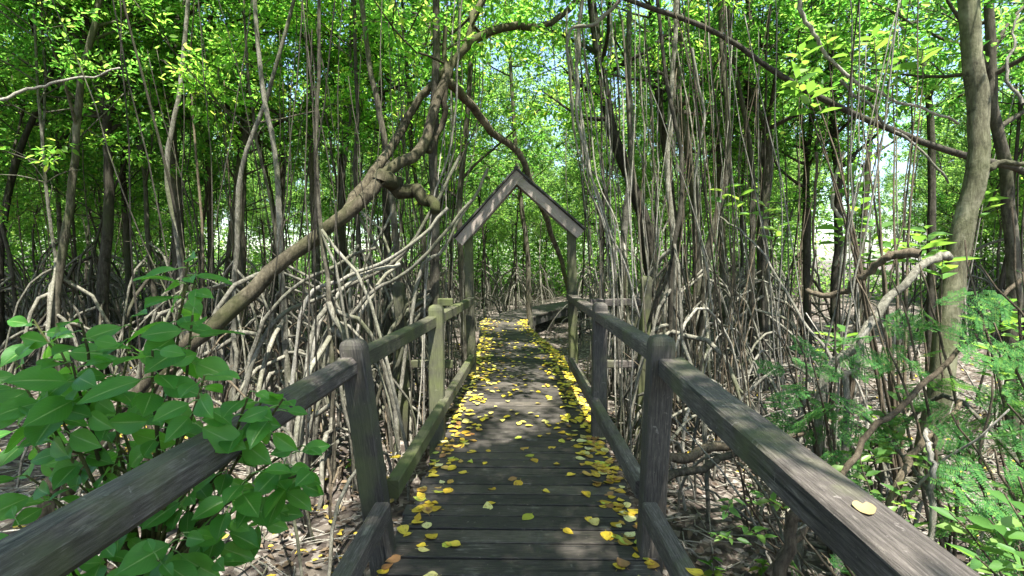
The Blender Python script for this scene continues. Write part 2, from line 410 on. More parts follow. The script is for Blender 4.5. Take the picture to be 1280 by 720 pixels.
def beam_mb(a, b, wid, thk, bev=.008, seg=6):
    """timber between two points (centre line), wid horizontal, thk vertical, slightly uneven"""
    m = MB(); a = np.array(a, float); b = np.array(b, float); t = unit(b - a)
    sd = unit(np.cross(t, (0, 0, 1.))); up = np.cross(sd, t)
    by, bz = 1 - bev / (wid / 2), 1 - bev / (thk / 2)
    sg = [(-by, -1), (by, -1), (1, -bz), (1, bz), (by, 1), (-by, 1), (-1, bz), (-1, -bz)]
    per = np.cumsum([0] + [math.hypot((sg[(i + 1) % 8][0] - sg[i][0]) * wid / 2, (sg[(i + 1) % 8][1] - sg[i][1]) * thk / 2) for i in range(8)])
    L = np.linalg.norm(b - a); V = []; UV = []; off = random.random() * 9
    for j in range(seg + 1):
        c = a + (b - a) * j / seg + (up * random.uniform(-.003, .003) + sd * random.uniform(-.003, .003) if 0 < j < seg else 0)
        for i, (p, q) in enumerate(sg):
            V.append(c + sd * p * wid / 2 + up * q * thk / 2); UV.append((off + L * j / seg, off + per[i]))
    F_ = [[r * 8 + i, r * 8 + (i + 1) % 8, (r + 1) * 8 + (i + 1) % 8, (r + 1) * 8 + i] for r in range(seg) for i in range(8)]
    for k in (0, seg * 8): F_ += [[k, k + 1, k + 2, k + 3], [k, k + 3, k + 4, k + 7], [k + 4, k + 5, k + 6, k + 7]]
    m.add(V, F_, UV); return m

lrail = empty('railing', (-.8, 3, 0), 'weathered wooden railing on the sapling side of the boardwalk, with leafy sapling growing over it', 'railing')
rrail = empty('railing', (.8, 3, 0), 'weathered wooden railing beside the tangle of dead branches, a heart shaped leaf on its top', 'railing')
def world_child(o, p): o.matrix_parent_inverse = Matrix.Translation(-Vector(p.location)); return o
def bld(m, name, mt, parent, smooth=False, label=None):
    o = m.build(name, mt, parent, smooth); world_child(o, parent)
    if label: o['label'] = label
    return o
# left: base and top points of the posts
LP = [(gp(478, 690), pt(441, 424, 2.62)), (gp(547, 548), pt(545, 381, 4.45))]
RP = [(gp(812, 690), pt(827, 419, 2.62)), (gp(748, 545), pt(750, 378, 4.5))]
bld(post_mb(LP[0][0], LP[0][1], .061, .058), 'post', POSTW, lrail)
bld(post_mb(LP[1][0], LP[1][1], .062, .06), 'post', POST_GREEN, lrail, label='greenish algae covered post')
bld(post_mb(RP[0][0], RP[0][1], .060, .058), 'post', POSTW, rrail)
bld(post_mb(RP[1][0], RP[1][1], .062, .06), 'post', POSTW, rrail)
# posts behind the camera carry the near ends of the rails
bld(post_mb((-.86, -.55, 0), (-.86, -.55, 1.2), .066, .06), 'post', POSTW, lrail)
bld(post_mb((.78, -.55, 0), (.78, -.55, 1.2), .066, .06), 'post', POSTW, rrail)
bld(beam_mb(pt(440, 456, 2.64), (-.845, -.55, 1.035), .105, .105, .028), 'handrail', RAILW, lrail)
bld(beam_mb(pt(452, 448, 2.70), pt(589, 376, 6.75), .085, .095), 'handrail', RAIL_GREEN, lrail)
bld(beam_mb(pt(838, 458, 2.60), (.70, -.55, .925), .135, .095), 'handrail', RAILW, rrail)
bld(beam_mb(pt(822, 441, 2.66), pt(713, 371, 7.0), .11, .085), 'handrail', RAILW, rrail)
bld(beam_mb(gp(478, 640, .30), (-.70, -.55, .30), .075, .1), 'lower_rail', RAILW, lrail)
bld(beam_mb(gp(490, 612, .30) , gp(590, 448, .30), .075, .1), 'lower_rail', RAIL_GREEN, lrail)
bld(beam_mb(gp(812, 640, .30), (.70, -.55, .30), .075, .1), 'lower_rail', RAILW, rrail)
bld(beam_mb(gp(803, 612, .30), gp(714, 452, .30), .075, .1), 'lower_rail', RAILW, rrail)

# side frames beside the second posts
def side_frame(px, ptop, y, inner_px, lab):
    top = pt(px, ptop, y); e = empty('brace_frame', (top[0], y, GZ), lab, 'railing', 'short wooden brace frames beside the boardwalk')
    bld(post_mb((top[0] + (.05 if top[0] < 0 else -.03), y, 0), top, .055, .055), 'post', POST_GREEN, e)
    for zpy in (378, 455):
        a = pt(px, zpy, y); b = pt(inner_px, zpy, y)
        bld(beam_mb(a, b, .05, .085), 'crossbar', RAIL_GREEN if px < 640 else RAILW, e)
side_frame(498, 353, 5.6, 566, 'greenish post with two short crossbars standing left of the boardwalk railing')
side_frame(808, 345, 5.8, 738, 'dark post with pale top and two crossbars standing right of the boardwalk railing')

# ------------------------------------------------------------------ gable arch
GY = 6.9
gate = empty('gable_arch', (.02, GY, 0), 'wooden arch with a small pitched gable standing over the boardwalk', 'arch')
def gpost(px0, py0, px1, py1):
    return post_mb(np.array((pt(px0, py0, GY)[0], GY, 0)), pt(px1, py1, GY), .058, .058)
bld(gpost(590, 462, 585, 284), 'post', POST_GREEN, gate)
bld(gpost(717, 455, 714, 279), 'post', POST_GREEN, gate)
def slab(a, b, thk, y0, y1):
    """board following a-b in the x-z plane, thickness thk under the line, from y0 to y1"""
    a = np.array(a); b = np.array(b); t = unit(b - a); nrm = np.array((-t[2], 0, t[0])); 
    if nrm[2] < 0: nrm = -nrm
    m = MB(); c = (a + b) / 2; c[1] = (y0 + y1) / 2
    m.box(c - nrm * thk / 2, (b - a) / 2, np.array((0, (y1 - y0) / 2, 0)), nrm * thk / 2, .004); return m
apex = pt(645, 212, GY); el = pt(570, 297, GY); er = pt(729, 287, GY)
down = np.array((0, 0, -.02))
for yy in (GY - .12, GY + .10):
    bld(slab(apex + down + (-.0, 0, 0), el + down, .135, yy, yy + .035), 'rafter', GABLE, gate)
    bld(slab(apex + down + (.0, .0, 0), er + down, .135, yy + .003, yy + .038), 'rafter', GABLE, gate)
bld(slab(apex + (.012, 0, .028), el + (-.03, 0, .005), .026, GY - .15, GY + .18), 'roof_board', ROOFW, gate)
bld(slab(apex + (-.012, 0, .028), er + (.03, 0, .005), .026, GY - .149, GY + .181), 'roof_board', ROOFW, gate)

# ------------------------------------------------------------------ trees
def crown_geo(tips, g, leaf=.095, per=11, spread=.135):
    """leaf rosettes at the tips: tips = [(pos, dir)]"""
    P = np.array([t[0] for t in tips]); D = np.array([t[1] for t in tips])
    pos = np.repeat(P, per, 0); dr = np.repeat(D, per, 0)
    n = len(pos)
    rd = unit(g.normal(0, 1, (n, 3)) * (1, 1, .6)); dd = unit(rd + dr * .55 + np.array((0, 0, -.12)))
    pos = pos + rd * g.uniform(.0, spread, (n, 1)) + dr * g.uniform(-.15, .08, (n, 1))
    nr = unit(np.array((0, 0, 1.)) + g.normal(0, .55, (n, 3)))
    L = leaf * g.uniform(.55, 1.4, n)
    return leaf_arrays(pos, dd, nr, L, L * g.uniform(.42, .58, n), .25, .15)

def limbs(m, path, r, g, t0=.45, n=9, length=(1.0, 2.3), sub=5, tips=None, upward=(.15, .9)):
    for i in range(n):
        t = g.uniform(t0, 1.0) if i else 1.0
        k = t * (len(path) - 1); j = int(k); f = k - j; j2 = min(j + 1, len(path) - 1)
        p = path[j] * (1 - f) + path[j2] * f; rr = r[j] * (1 - f) + r[j2] * f
        a = g.uniform(0, 6.283); z = g.uniform(*upward)
        d = unit(np.array((math.cos(a), math.sin(a), z)))
        L = g.uniform(*length) * (1.15 - .45 * t)
        q = p + d * L * .5 + g.normal(0, .1, 3); e = p + d * L + np.array((0, 0, g.uniform(-.1, .35))) + g.normal(0, .12, 3)
        lp = wob(cr([p, q, e], 6), .02, g); r1 = max(.012, min(rr * .55, .05))
        m.tube(lp, np.linspace(r1, .007, 6), 5)
        for s_ in range(sub):
            u = g.uniform(.35, 1.0) if s_ else 1.0
            b = lp[min(5, int(u * 5))]; dd = unit(unit(lp[-1] - lp[0]) * .6 + g.normal(0, .6, 3) + np.array((0, 0, .1)))
            l2 = g.uniform(.35, .85); e2 = b + dd * l2
            m.tube(np.array([b, (b + e2) / 2 + g.normal(0, .04, 3), e2]), [.008, .006, .003], 3, False)
            for v in (.45, .75, 1.0): tips.append((b + dd * l2 * v + g.normal(0, .06, 3), dd))

def root_path(start, foot, g, sag=.25):
    mid = (start + foot) / 2; mid[2] = start[2] * .75 + foot[2] * .25 + g.uniform(-.1, .2)
    mid[:2] = start[:2] * (.45) + foot[:2] * .55
    low = foot * .9 + start * .1; low[2] = foot[2] * .72 + start[2] * .28
    foot = foot.copy(); foot[2] -= .12
    return wob(cr([start, mid, low, foot], 9), .018, g)

def roots(path, r, g, n, hmax=2.0, reach=1.3, ground=None):
    """prop roots arching from the trunk to the floor; one path per root"""
    out = []
    z0 = path[0][2]
    for i in range(n):
        hz = g.uniform(.25, hmax)
        k = np.searchsorted(path[:, 2], z0 + hz); k = min(max(k, 1), len(path) - 1)
        f = (z0 + hz - path[k - 1][2]) / max(1e-6, path[k][2] - path[k - 1][2]); st = path[k - 1] * (1 - f) + path[k] * f
        a = g.uniform(0, 6.283); d = reach * g.uniform(.35, 1.0) * (.35 + .65 * hz / hmax)
        ft = np.array((st[0] + math.cos(a) * d, st[1] + math.sin(a) * d, z0))
        if ground: ft[2] = ground(ft[0], ft[1])
        out.append((root_path(st, ft, g), g.uniform(.011, .026)))
        if g.random() < .35:
            P = out[-1][0]; b = P[4]; a2 = a + g.uniform(-.9, .9)
            f2 = np.array((b[0] + math.cos(a2) * .35, b[1] + math.sin(a2) * .35, ft[2] - .1))
            out.append((wob(cr([b, (b + f2) / 2 + (math.cos(a2) * .1, math.sin(a2) * .1, .1), f2], 6), .01, g), g.uniform(.009, .016)))
    return out

# template trees, used for the crowd in the stand and the added shade trees (copied object by object)
TEMPL = []
for v in range(18):
    high = v >= 14
    g = np.random.default_rng(100 + v)
    H = g.uniform(9.0, 10.5) if high else g.uniform(7.0, 9.6); r0 = g.uniform(.022, .052)
    lean = g.normal(0, .55, 2); 
    cps = [np.array((0, 0, -.15))]
    for h in (.25, .5, .75, 1.0):
        cps.append(np.array((lean[0] * h + g.normal(0, .11), lean[1] * h + g.normal(0, .11), H * h)))
    path = wob(cr(cps, 22), .013, g); rad = r0 * np.linspace(1, .3, 22) * (1 + g.normal(0, .05, 22))
    tm = MB(); tm.tube(path, rad, 7); tips = []
    if g.random() < .55 and not high:                           # fork
        k = int(g.integers(6, 11)); b = path[k]; a = g.uniform(0, 6.28)
        e = b + np.array((math.cos(a) * 1.1, math.sin(a) * 1.1, H - b[2] - .8))
        fp = wob(cr([b, b + (math.cos(a) * .45, math.sin(a) * .45, (H - b[2]) * .3), e], 12), .03, g); fr = np.linspace(rad[k] * .75, .02, 12)
        tm.tube(fp, fr, 6); limbs(tm, fp, fr, g, .25, 8, sub=6, tips=tips)
    limbs(tm, path, rad, g, .62 if high else .32, 20 if high else 16, sub=6, tips=tips)
    for i in range(5):                              # sparse low dead twigs
        k = int(g.integers(4, 12)); b = path[k]; a = g.uniform(0, 6.28); L = g.uniform(.3, .9)
        e = b + np.array((math.cos(a) * L, math.sin(a) * L, g.uniform(-.1, .5)))
        tm.tube(wob(cr([b, (b + e) / 2 + (0, 0, .08), e], 5), .02, g), np.linspace(.011, .003, 5), 4, False)
    cm = MB(); V, Fc = crown_geo(tips, g, .084, 20 if high else 22); cm.add(V, Fc)
    rts = roots(path, rad, g, int(g.integers(12, 20)), g.uniform(1.5, 3.0), g.uniform(1.0, 2.0))
    rms = []
    allr = MB()
    for P, rr in rts:
        q = MB(); q.tube(P, np.linspace(rr * 1.15, rr * .75, len(P)), 5, False); rms.append((q.mesh('prop_root', ROOT if len(rms) % 3 else BARK), P)); allr.tube(P, np.linspace(rr * 1.15, rr * .75, len(P)), 4, False)
    bm = (BARK_DARK, BARK, BARK_DARK, ROOT)[v % 4]
    TEMPL.append(dict(trunk=tm.mesh('trunk', bm), crown=cm.mesh('crown', LEAF), crown_far=None, roots=rms, allr=allr.mesh('root_skirt', ROOT), H=H))
    fc = TEMPL[-1]['crown'].copy(); fc.materials.clear(); fc.materials.append(LEAF_FAR); TEMPL[-1]['crown_far'] = fc

def place_template(x, y, ti, rz, sc, label, group, near, rooted=True):
    T = TEMPL[ti]; z = float(height(x, y))
    e = empty('mangrove_tree', (x, y, z), label, 'tree', group)
    e.rotation_euler.z = rz; e.scale = (sc, sc, sc)
    link('trunk', T['trunk'], e); link('crown', T['crown'] if near else T['crown_far'], e)
    if not rooted: pass
    elif near:
        cz, sz = math.cos(rz), math.sin(rz); clear = path_dist(x, y) > 3.6
        for rm, P in T['roots']:
            if not clear and min(path_dist(x + sc * (p[0] * cz - p[1] * sz), y + sc * (p[0] * sz + p[1] * cz)) for p in P[::2]) < .95: continue
            link('prop_root', rm, e)
    else:
        link('root_skirt', T['allr'], e)
    return e

# ---- hand-placed trees: pixel path from low to high at a distance, thickness in pixels
def hand_tree(path_px, y, wpx, label, m=BARK_DARK, ytop=None, extend=3.5, nroots=8, hmax=1.6, reach=1.1, crown=True, seed=0, taper=.55, branches=(), leaf=.078, nlimb=15, t0=.5, base=True, group=None, wig=.012, name='mangrove_tree'):
    g = np.random.default_rng(1000 + seed)
    ys = np.linspace(y, ytop if ytop else y, len(path_px))
    P = [pt(px, py, yy) for (px, py), yy in zip(path_px, ys)]
    d0 = P[0] - P[1]
    if base and P[0][2] > GZ:
        k = (P[0][2] - (GZ - .15)); P = [P[0] + np.array((d0[0] / max(.3, -d0[2]) * k * .4, g.normal(0, .1), -k))] + P
    ns = 10 + 3 * len(P)
    if extend:
        d1 = unit(P[-1] - P[-2]); d1 = unit(d1 + np.array((0, 0, .5)))
        P = P + [P[-1] + d1 * extend]
    C = wob(cr(P, ns), wig, g)
    r0 = wpx * y / F / 2
    rad = r0 * np.linspace(1.12, taper, ns) * (1 + g.normal(0, .04, ns))
    base_p = C[0].copy(); base_p[2] = max(base_p[2], GZ)
    e = empty(name, base_p, label, 'tree', group)
    tm = MB(); tm.tube(C, rad, 10); tips = []
    for bpath, by, bw in branches:
        bp = [pt(px, py, yy) for (px, py), yy in zip(bpath, np.linspace(by[0], by[1], len(bpath)))]
        i = np.argmin(np.linalg.norm(C - bp[0], axis=1)); bp[0] = C[i]
        bc = wob(cr(bp, 8 + 3 * len(bp)), wig, g); br = bw * by[0] / F / 2 * np.linspace(1.1, .6, len(bc))
        q = MB(); q.tube(bc, br, 8)
        if bp[-1][2] > 3.2 and crown: limbs(q, bc, br, g, .8, 5, tips=tips)
        bld(q, 'branch', m, e, True)
    if crown: limbs(tm, C, rad, g, t0, nlimb, sub=6, tips=tips)
    bld(tm, 'trunk', m, e, True)
    if crown:
        cm = MB(); V, Fc = crown_geo(tips, g, leaf, 19); cm.add(V, Fc); bld(cm, 'crown', LEAF, e)
    for Pq, rr in roots(C, rad, g, nroots, hmax, reach, lambda a, b: float(height(a, b))) if nroots else ():
        if min(path_dist(*pq[:2]) for pq in Pq[::2]) < .95: continue
        q = MB(); q.tube(Pq, np.linspace(rr * 1.1, rr * .8, len(Pq)), 6, False); bld(q, 'prop_root', ROOT if e.get('group') or rr > .019 else BARK, e, True)
    return e

T_ = hand_tree
# left side, nearest first
T_([(60, 640), (150, 520), (250, 422), (340, 345), (420, 272), (480, 216), (528, 180), (545, 112), (585, 58), (650, 30), (720, 4)], 3.9, 25, 'thick leaning mangrove trunk rising from behind the leafy sapling and bending over the boardwalk', BARK_LEAN, 6.2, 2.2, 0, seed=1, taper=.42, t0=.94, nlimb=5,
   branches=[([(455, 240), (500, 232), (528, 246), (548, 262)], (5.3, 5.1), 20), ([(425, 268), (470, 205), (520, 130), (575, 60), (600, 0)], (5.0, 6.4), 13),
             ([(545, 112), (600, 150), (655, 205), (690, 300), (716, 385)], (5.8, 8.2), 11), ([(505, 195), (545, 175), (560, 120), (562, 40)], (5.5, 5.6), 9)], wig=.03)
T_([(545, 262), (544, 140), (546, 0)], 5.6, 12, 'straight grey trunk rising behind the crook of the leaning trunk', BARK, t0=.85, nlimb=7, nroots=10, seed=2, hmax=2.2)
T_([(228, 380), (222, 260), (214, 120), (226, 0)], 8.5, 15, 'straight dark trunk above the top of the leafy sapling', BARK_DARK, nroots=12, seed=3)
T_([(128, 385), (134, 250), (134, 130)], 8.0, 14, 'dark forked trunk with two upright limbs left of the sapling top', BARK_DARK, None, 2.5, 12, seed=4,
   branches=[([(134, 150), (112, 60), (105, -40)], (8, 8), 9), ([(134, 160), (160, 70), (170, -40)], (8, 8.3), 10)])
T_([(72, 375), (88, 240), (102, 90), (125, -10)], 7.2, 10, 'pale slim trunk tilting to the right near the left edge', BARK, nroots=9, seed=5)
T_([(0, 330), (22, 200), (70, 70)], 8.5, 9, 'dark slim trunk slanting in at the left border', BARK_DARK, nroots=8, seed=6)
T_([(300, 310), (302, 230), (312, 130), (322, 0)], 9.0, 13, 'dark trunk with a thin side limb between sapling and leaning trunk', BARK_DARK, nroots=11, seed=7,
   branches=[([(304, 210), (285, 140), (265, 90), (262, 20)], (9, 9.2), 8)])
T_([(395, 285), (391, 180), (386, 40)], 9.5, 11, 'slim grey trunk crossing behind the lower leaning trunk', BARK, nroots=9, seed=8)
T_([(428, 250), (432, 140), (444, 0)], 10.5, 9, 'slender dark trunk behind the middle of the leaning trunk', BARK_DARK, nroots=7, seed=9)
T_([(485, 330), (482, 180), (470, 30)], 9.5, 10, 'dark slender trunk seen past the stub of the leaning trunk', BARK_DARK, nroots=12, seed=10, hmax=2.4)
T_([(160, 330), (155, 210), (160, 60)], 10.5, 8, 'thin dark trunk between the forked trunk and the straight one', BARK_DARK, nroots=8, seed=11)
T_([(265, 350), (262, 200), (268, 60)], 11.5, 7, 'very thin upright trunk above the sapling, right of the straight dark one', BARK, nroots=8, seed=12)
T_([(345, 330), (352, 200), (350, 50)], 11.0, 9, 'thin grey trunk midway between sapling and gable arch', BARK, nroots=9, seed=13)
T_([(580, 380), (574, 250), (590, 60)], 9.2, 9, 'pale thin trunk close behind the first post of the arch', BARK, nroots=8, seed=14)
# right of the arch
T_([(872, 410), (868, 250), (850, 140), (846, 20)], 8.4, 12, 'grey trunk standing apart behind the right brace frame', BARK, nroots=10, seed=20, hmax=1.2)
T_([(815, 330), (795, 245), (765, 165), (745, 50)], 7.6, 17, 'thick dark trunk leaning away right of the gable arch', BARK_DARK, nroots=12, seed=21, hmax=2.0)
T_([(845, 330), (836, 220), (822, 120), (815, 10)], 9.6, 10, 'dark slim trunk between the leaning trunk and the grey one, right of arch', BARK_DARK, nroots=9, seed=22)
T_([(955, 400), (952, 280), (960, 180), (940, 120), (936, 0)], 9.0, 13, 'dark trunk with forked top behind the right handrail', BARK_DARK, nroots=8, seed=23, branches=[([(956, 220), (940, 150), (925, 60)], (9, 9.1), 8)])
T_([(1010, 360), (1008, 240), (1015, 90)], 10.0, 9, 'slim dark trunk among pale stems, right of the forked dark trunk', BARK_DARK, nroots=8, seed=24)
T_([(1045, 330), (1048, 230), (1040, 120)], 9.5, 11, 'dark trunk wrapped in a broken pale vine', BARK_DARK, nroots=6, seed=25)
T_([(1075, 330), (1085, 220), (1092, 90)], 11.0, 9, 'thin dark trunk left of the bright clearing', BARK_DARK, nroots=6, seed=26)
T_([(1172, 480), (1192, 360), (1212, 250), (1222, 130), (1208, -10)], 4.3, 24, 'stout pale trunk with lichen spots, nearest the right border', BARK_PALE, None, 3.5, 5, seed=27, hmax=.6, reach=.6, taper=.82, nlimb=5, t0=.85,
   branches=[([(1215, 210), (1250, 205), (1290, 200)], (4.3, 4.2), 8)])
T_([(1270, 420), (1262, 240), (1240, 120), (1235, 0)], 5.4, 15, 'dark trunk half hidden behind the stout pale trunk', BARK, nroots=5, seed=28, hmax=.7)
T_([(1165, 280), (1165, 200), (1155, 100), (1120, -20)], 8.0, 9, 'thin grey bowed trunk beside the bright clearing', BARK, nroots=5, seed=29)
T_([(905, 370), (900, 230), (895, 100)], 10.5, 8, 'slim grey trunk behind hanging roots, left of the forked dark trunk', BARK, nroots=9, seed=30)
T_([(660, 330), (652, 250), (640, 120)], 13.0, 7, 'thin trunk seen through the gable arch opening', BARK, nroots=9, seed=31)

for i, (x, y, h) in enumerate([(-1.75, 4.6, 2.6), (-2.5, 5.3, 2.2), (-1.5, 6.2, 2.8), (-3.3, 5.9, 2.4), (-2.2, 7.0, 3.0), (-4.4, 6.6, 2.2), (1.55, 5.2, 2.4), (1.9, 6.4, 2.8), (2.6, 7.2, 2.2), (1.45, 7.4, 2.6), (3.6, 8.0, 2.0)]):
    gg = np.random.default_rng(60 + i); a = (640 + x / y * F + 12, 360)
    T_([(a[0], 330), (a[0] + gg.normal(0, 14), 200), (a[0] + gg.normal(0, 25), 60)], y, gg.uniform(6, 10), ('slim stem on a tall fan of pale prop roots ' + ('left' if x < 0 else 'right') + ' of the railing'), (BARK, ROOT)[i % 2], nroots=18, hmax=h, reach=1.25, seed=70 + i, nlimb=6, t0=.82, group='slim rooted stems ' + ('left' if x < 0 else 'right') + ' of the railing')
# limb over the top right: belongs to a trunk standing right of the frame
T_([(1400, 420), (1330, 250), (1190, 190), (1060, 140), (975, 95), (900, 42), (790, 0), (700, -40)], 5.2, 8.5, 'long dark limb arching high over the walk from beyond the right border', BARK_DARK, 4.9, 1.0, 0, seed=34, taper=.5, nlimb=6, t0=.85)

# the crowd of the stand
placed = [(-1.75, 9.4), (-1.95, 11.6), (-1.9, 13.8), (-1.2, 17.0), (-.2, 19.2), (.9, 21.6), (-1.6, 21), (1.5, 13.2), (2.4, 15.2)]
fixed = list(placed)
def free(x, y, dmin):
    return all((x - a) ** 2 + (y - b) ** 2 > dmin * dmin for a, b in placed)
tries = 0; n_gen = 0
while n_gen < 268 and tries < 20000:
    tries += 1
    y = 6.5 + 29 * rng.random() ** .80; x = rng.uniform(-1, 1) * (y * 1.05 + 3.5)
    if path_dist(x, y) < (1.9 if y < 12 else 1.5): continue
    if abs(x) < 1.0 and 7 < y < 15: continue
    if 0 < x < 3.0 and 6 < y < 10.8 and rng.random() < .6: continue
    if y > 11 and .55 < x / y < .80 and rng.random() < .8: continue
    if y > 15 and -.62 < x / y < -.2 and rng.random() < .4: continue
    if x > 2.2 and y < 9.5 and rng.random() < .6: continue
    if not free(x, y, .9 if y < 16 else 1.1): continue
    placed.append((x, y)); n_gen += 1
    near = y < 13
    if y < 13:
        lab, gr = (('crooked mangrove tree with arching prop roots in the near stand left of the arch', 'mangrove trees of the near stand left') if x < 0 else
                   ('crooked mangrove tree with arching prop roots in the near stand right of the arch', 'mangrove trees of the near stand right'))
    elif y < 22:
        lab, gr = (('slim mangrove tree in the middle depth of the stand left of the arch', 'mangrove trees in the middle of the stand left') if x < 0 else
                   ('slim mangrove tree in the middle depth of the stand right of the arch', 'mangrove trees in the middle of the stand right'))
    else:
        lab, gr = 'thin mangrove tree far back where the stand closes', 'mangrove trees at the back of the stand'
    place_template(x, y, int(rng.integers(0, 14)), rng.uniform(0, 6.28), rng.uniform(.8, 1.12), lab, gr, near)
for x, y in fixed:
    place_template(x, y, int(rng.integers(0, 14)), rng.uniform(0, 6.28), rng.uniform(.95, 1.1), 'slim mangrove tree whose crown closes over the walk beyond the gable arch', 'mangrove trees closing over the far walk', y < 12)
# unseen trees added beside and behind the viewer to shade the walk
for (x, y) in ((-4.6, .6), (-2.8, -2.2), (0.4, -4.6), (-5.5, -1.5), (-3.0, -5.5), (2.4, -6.5), (-2.3, -3.0), (1.5, -.9), (1.9, .3), (.95, -.9), (2.0, -4.2), (.9, -2.6), (-4.2, -3.6), (-3.2, -.6), (1.25, -1.9), (-7.4, 1.8)):
    place_template(x, y, int(rng.integers(14, 18)), rng.uniform(0, 6.28), rng.uniform(.95, 1.15), 'unseen mangrove tree added near the viewer, its crown shading the near boardwalk', 'unseen mangrove trees added to shade the near boardwalk', True, False)

# far wall of foliage, one mass
def far_mass():
    g = np.random.default_rng(5); m = MB(); n = 25000
    th = g.uniform(-1.35, 1.35, n); rr = g.uniform(27, 50, n); z = GZ + 6.5 * g.random(n)
    tn = np.tan(th); kp = ~(((tn > .55) & (tn < .80) & (z > .4)) & (g.random(n) < .9)) & ~(((tn > -.62) & (tn < -.2) & (z > 2.2)) & (g.random(n) < .75))
    th, rr, z = th[kp], rr[kp], z[kp]
    C = np.stack([np.sin(th) * rr, np.cos(th) * rr, z], -1)
    tips = [(c, unit(g.normal(0, 1, 3))) for c in C]
    V, Fc = crown_geo(tips, g, .22, 12, .9); m.add(V, Fc)
    o = m.build('distant_forest', LEAF_FAR); tag(o, 'dense sunlit foliage closing the view behind the mangrove stand', 'forest', kind='stuff')
far_mass()

# ------------------------------------------------------------------ thin stems and hanging roots
def stem(name, P, r0, r1, m, label, cat, group=None, k=6, n=14, wig=.012, seed=0, loc=None):
    g = np.random.default_rng(3000 + seed); C = wob(cr(P, n), wig, g)
    q = MB(); q.tube(C, np.linspace(r0, r1, n) * (1 + g.normal(0, .05, n)), k)
    o = q.build(name, m, None, True, origin=C[0]); return tag(o, label, cat, group)
# pole saplings crowding between the trunks
i = 0
while i < 95:
    y = rng.uniform(6.6, 17); x = rng.uniform(-1, 1) * (y * 1.0)
    if path_dist(x, y) < (1.35 if y < 12 else 1.2): continue
    H = rng.uniform(4.5, 7.5); lx, ly = rng.normal(0, .5, 2); z = float(height(x, y)) - .1
    stem('pole_sapling', [(x, y, z), (x + lx * .3 + rng.normal(0, .1), y + ly * .3, z + H * .35), (x + lx * .7 + rng.normal(0, .15), y + ly * .7, z + H * .7), (x + lx, y + ly, z + H)],
         rng.uniform(.009, .024), .006, ((BARK_DARK, BARK_DARK, BARK, TWIG) if x < 0 else (ROOT, BARK, BARK_DARK, DEAD))[int(rng.integers(0, 4))],
         'bare pole thin sapling standing among the trunks ' + ('left' if x < 0 else 'right') + ' of the walk', 'sapling', 'bare pole saplings ' + ('left' if x < 0 else 'right') + ' of the walk', seed=i, k=5)
    i += 1
# aerial roots hanging right of the arch
for i in range(46):
    y = rng.uniform(5.4, 8.6); px = rng.uniform(697, 775) if i < 22 else rng.uniform(790, 900) if i < 34 else rng.uniform(540, 600)
    a = pt(px + rng.normal(0, 10), rng.uniform(-20, 60), y); f = pt(px + rng.normal(25 if i < 34 else 0, 28), 400, y + rng.normal(0, .4))
    if abs(f[0]) < 1.0: f[0] = 1.05 * np.sign(f[0] if i < 34 else -1)
    f[2] = float(height(f[0], f[1])) - .1
    mid = (a + f) / 2 + rng.normal(0, .10, 3)
    if abs(mid[0]) < .95: mid[0] = .97 * np.sign(f[0])
    side = 'right' if i < 34 else 'left'
    stem('aerial_root', [a, a * .7 + f * .3 + rng.normal(0, .06, 3), mid, f], rng.uniform(.006, .013), rng.uniform(.005, .010), (DEAD, ROOT, BARK)[i % 3],
         f'pale thin aerial root hanging down close {side} of the gable arch', 'aerial root', f'aerial roots hanging {side} of the arch', seed=200 + i, k=5, n=18)
# long arching roots in front of the leaning trunk (photo: pale arcs towards lower left)
arcs = [([(575, 195), (500, 320), (400, 372), (330, 420), (270, 500)], 5.2, 4.6), ([(560, 260), (500, 315), (430, 345), (380, 390), (350, 470)], 5.0, 4.6), ([(590, 250), (520, 330), (460, 370), (410, 440), (385, 520)], 5.1, 4.7),
        ([(500, 330), (440, 350), (395, 420), (372, 510)], 5.0, 4.5), ([(470, 310), (420, 330), (330, 400), (280, 480)], 5.4, 5.0), ([(520, 300), (470, 360), (445, 430), (440, 500)], 5.2, 4.9), ([(610, 210), (560, 300), (520, 360), (490, 480)], 5.6, 5.2)]
for i, (pp, y0, y1) in enumerate(arcs):
    P = [pt(px, py, y) for (px, py), y in zip(pp, np.linspace(y0, y1, len(pp)))]
    P[-1][2] = GZ - .1
    stem('prop_root', P, .017, .022, DEAD if i % 2 else ROOT, 'long pale prop root arching down in front of the leaning trunk', 'prop root', 'long prop roots under the leaning trunk', seed=400 + i, n=22, k=7)
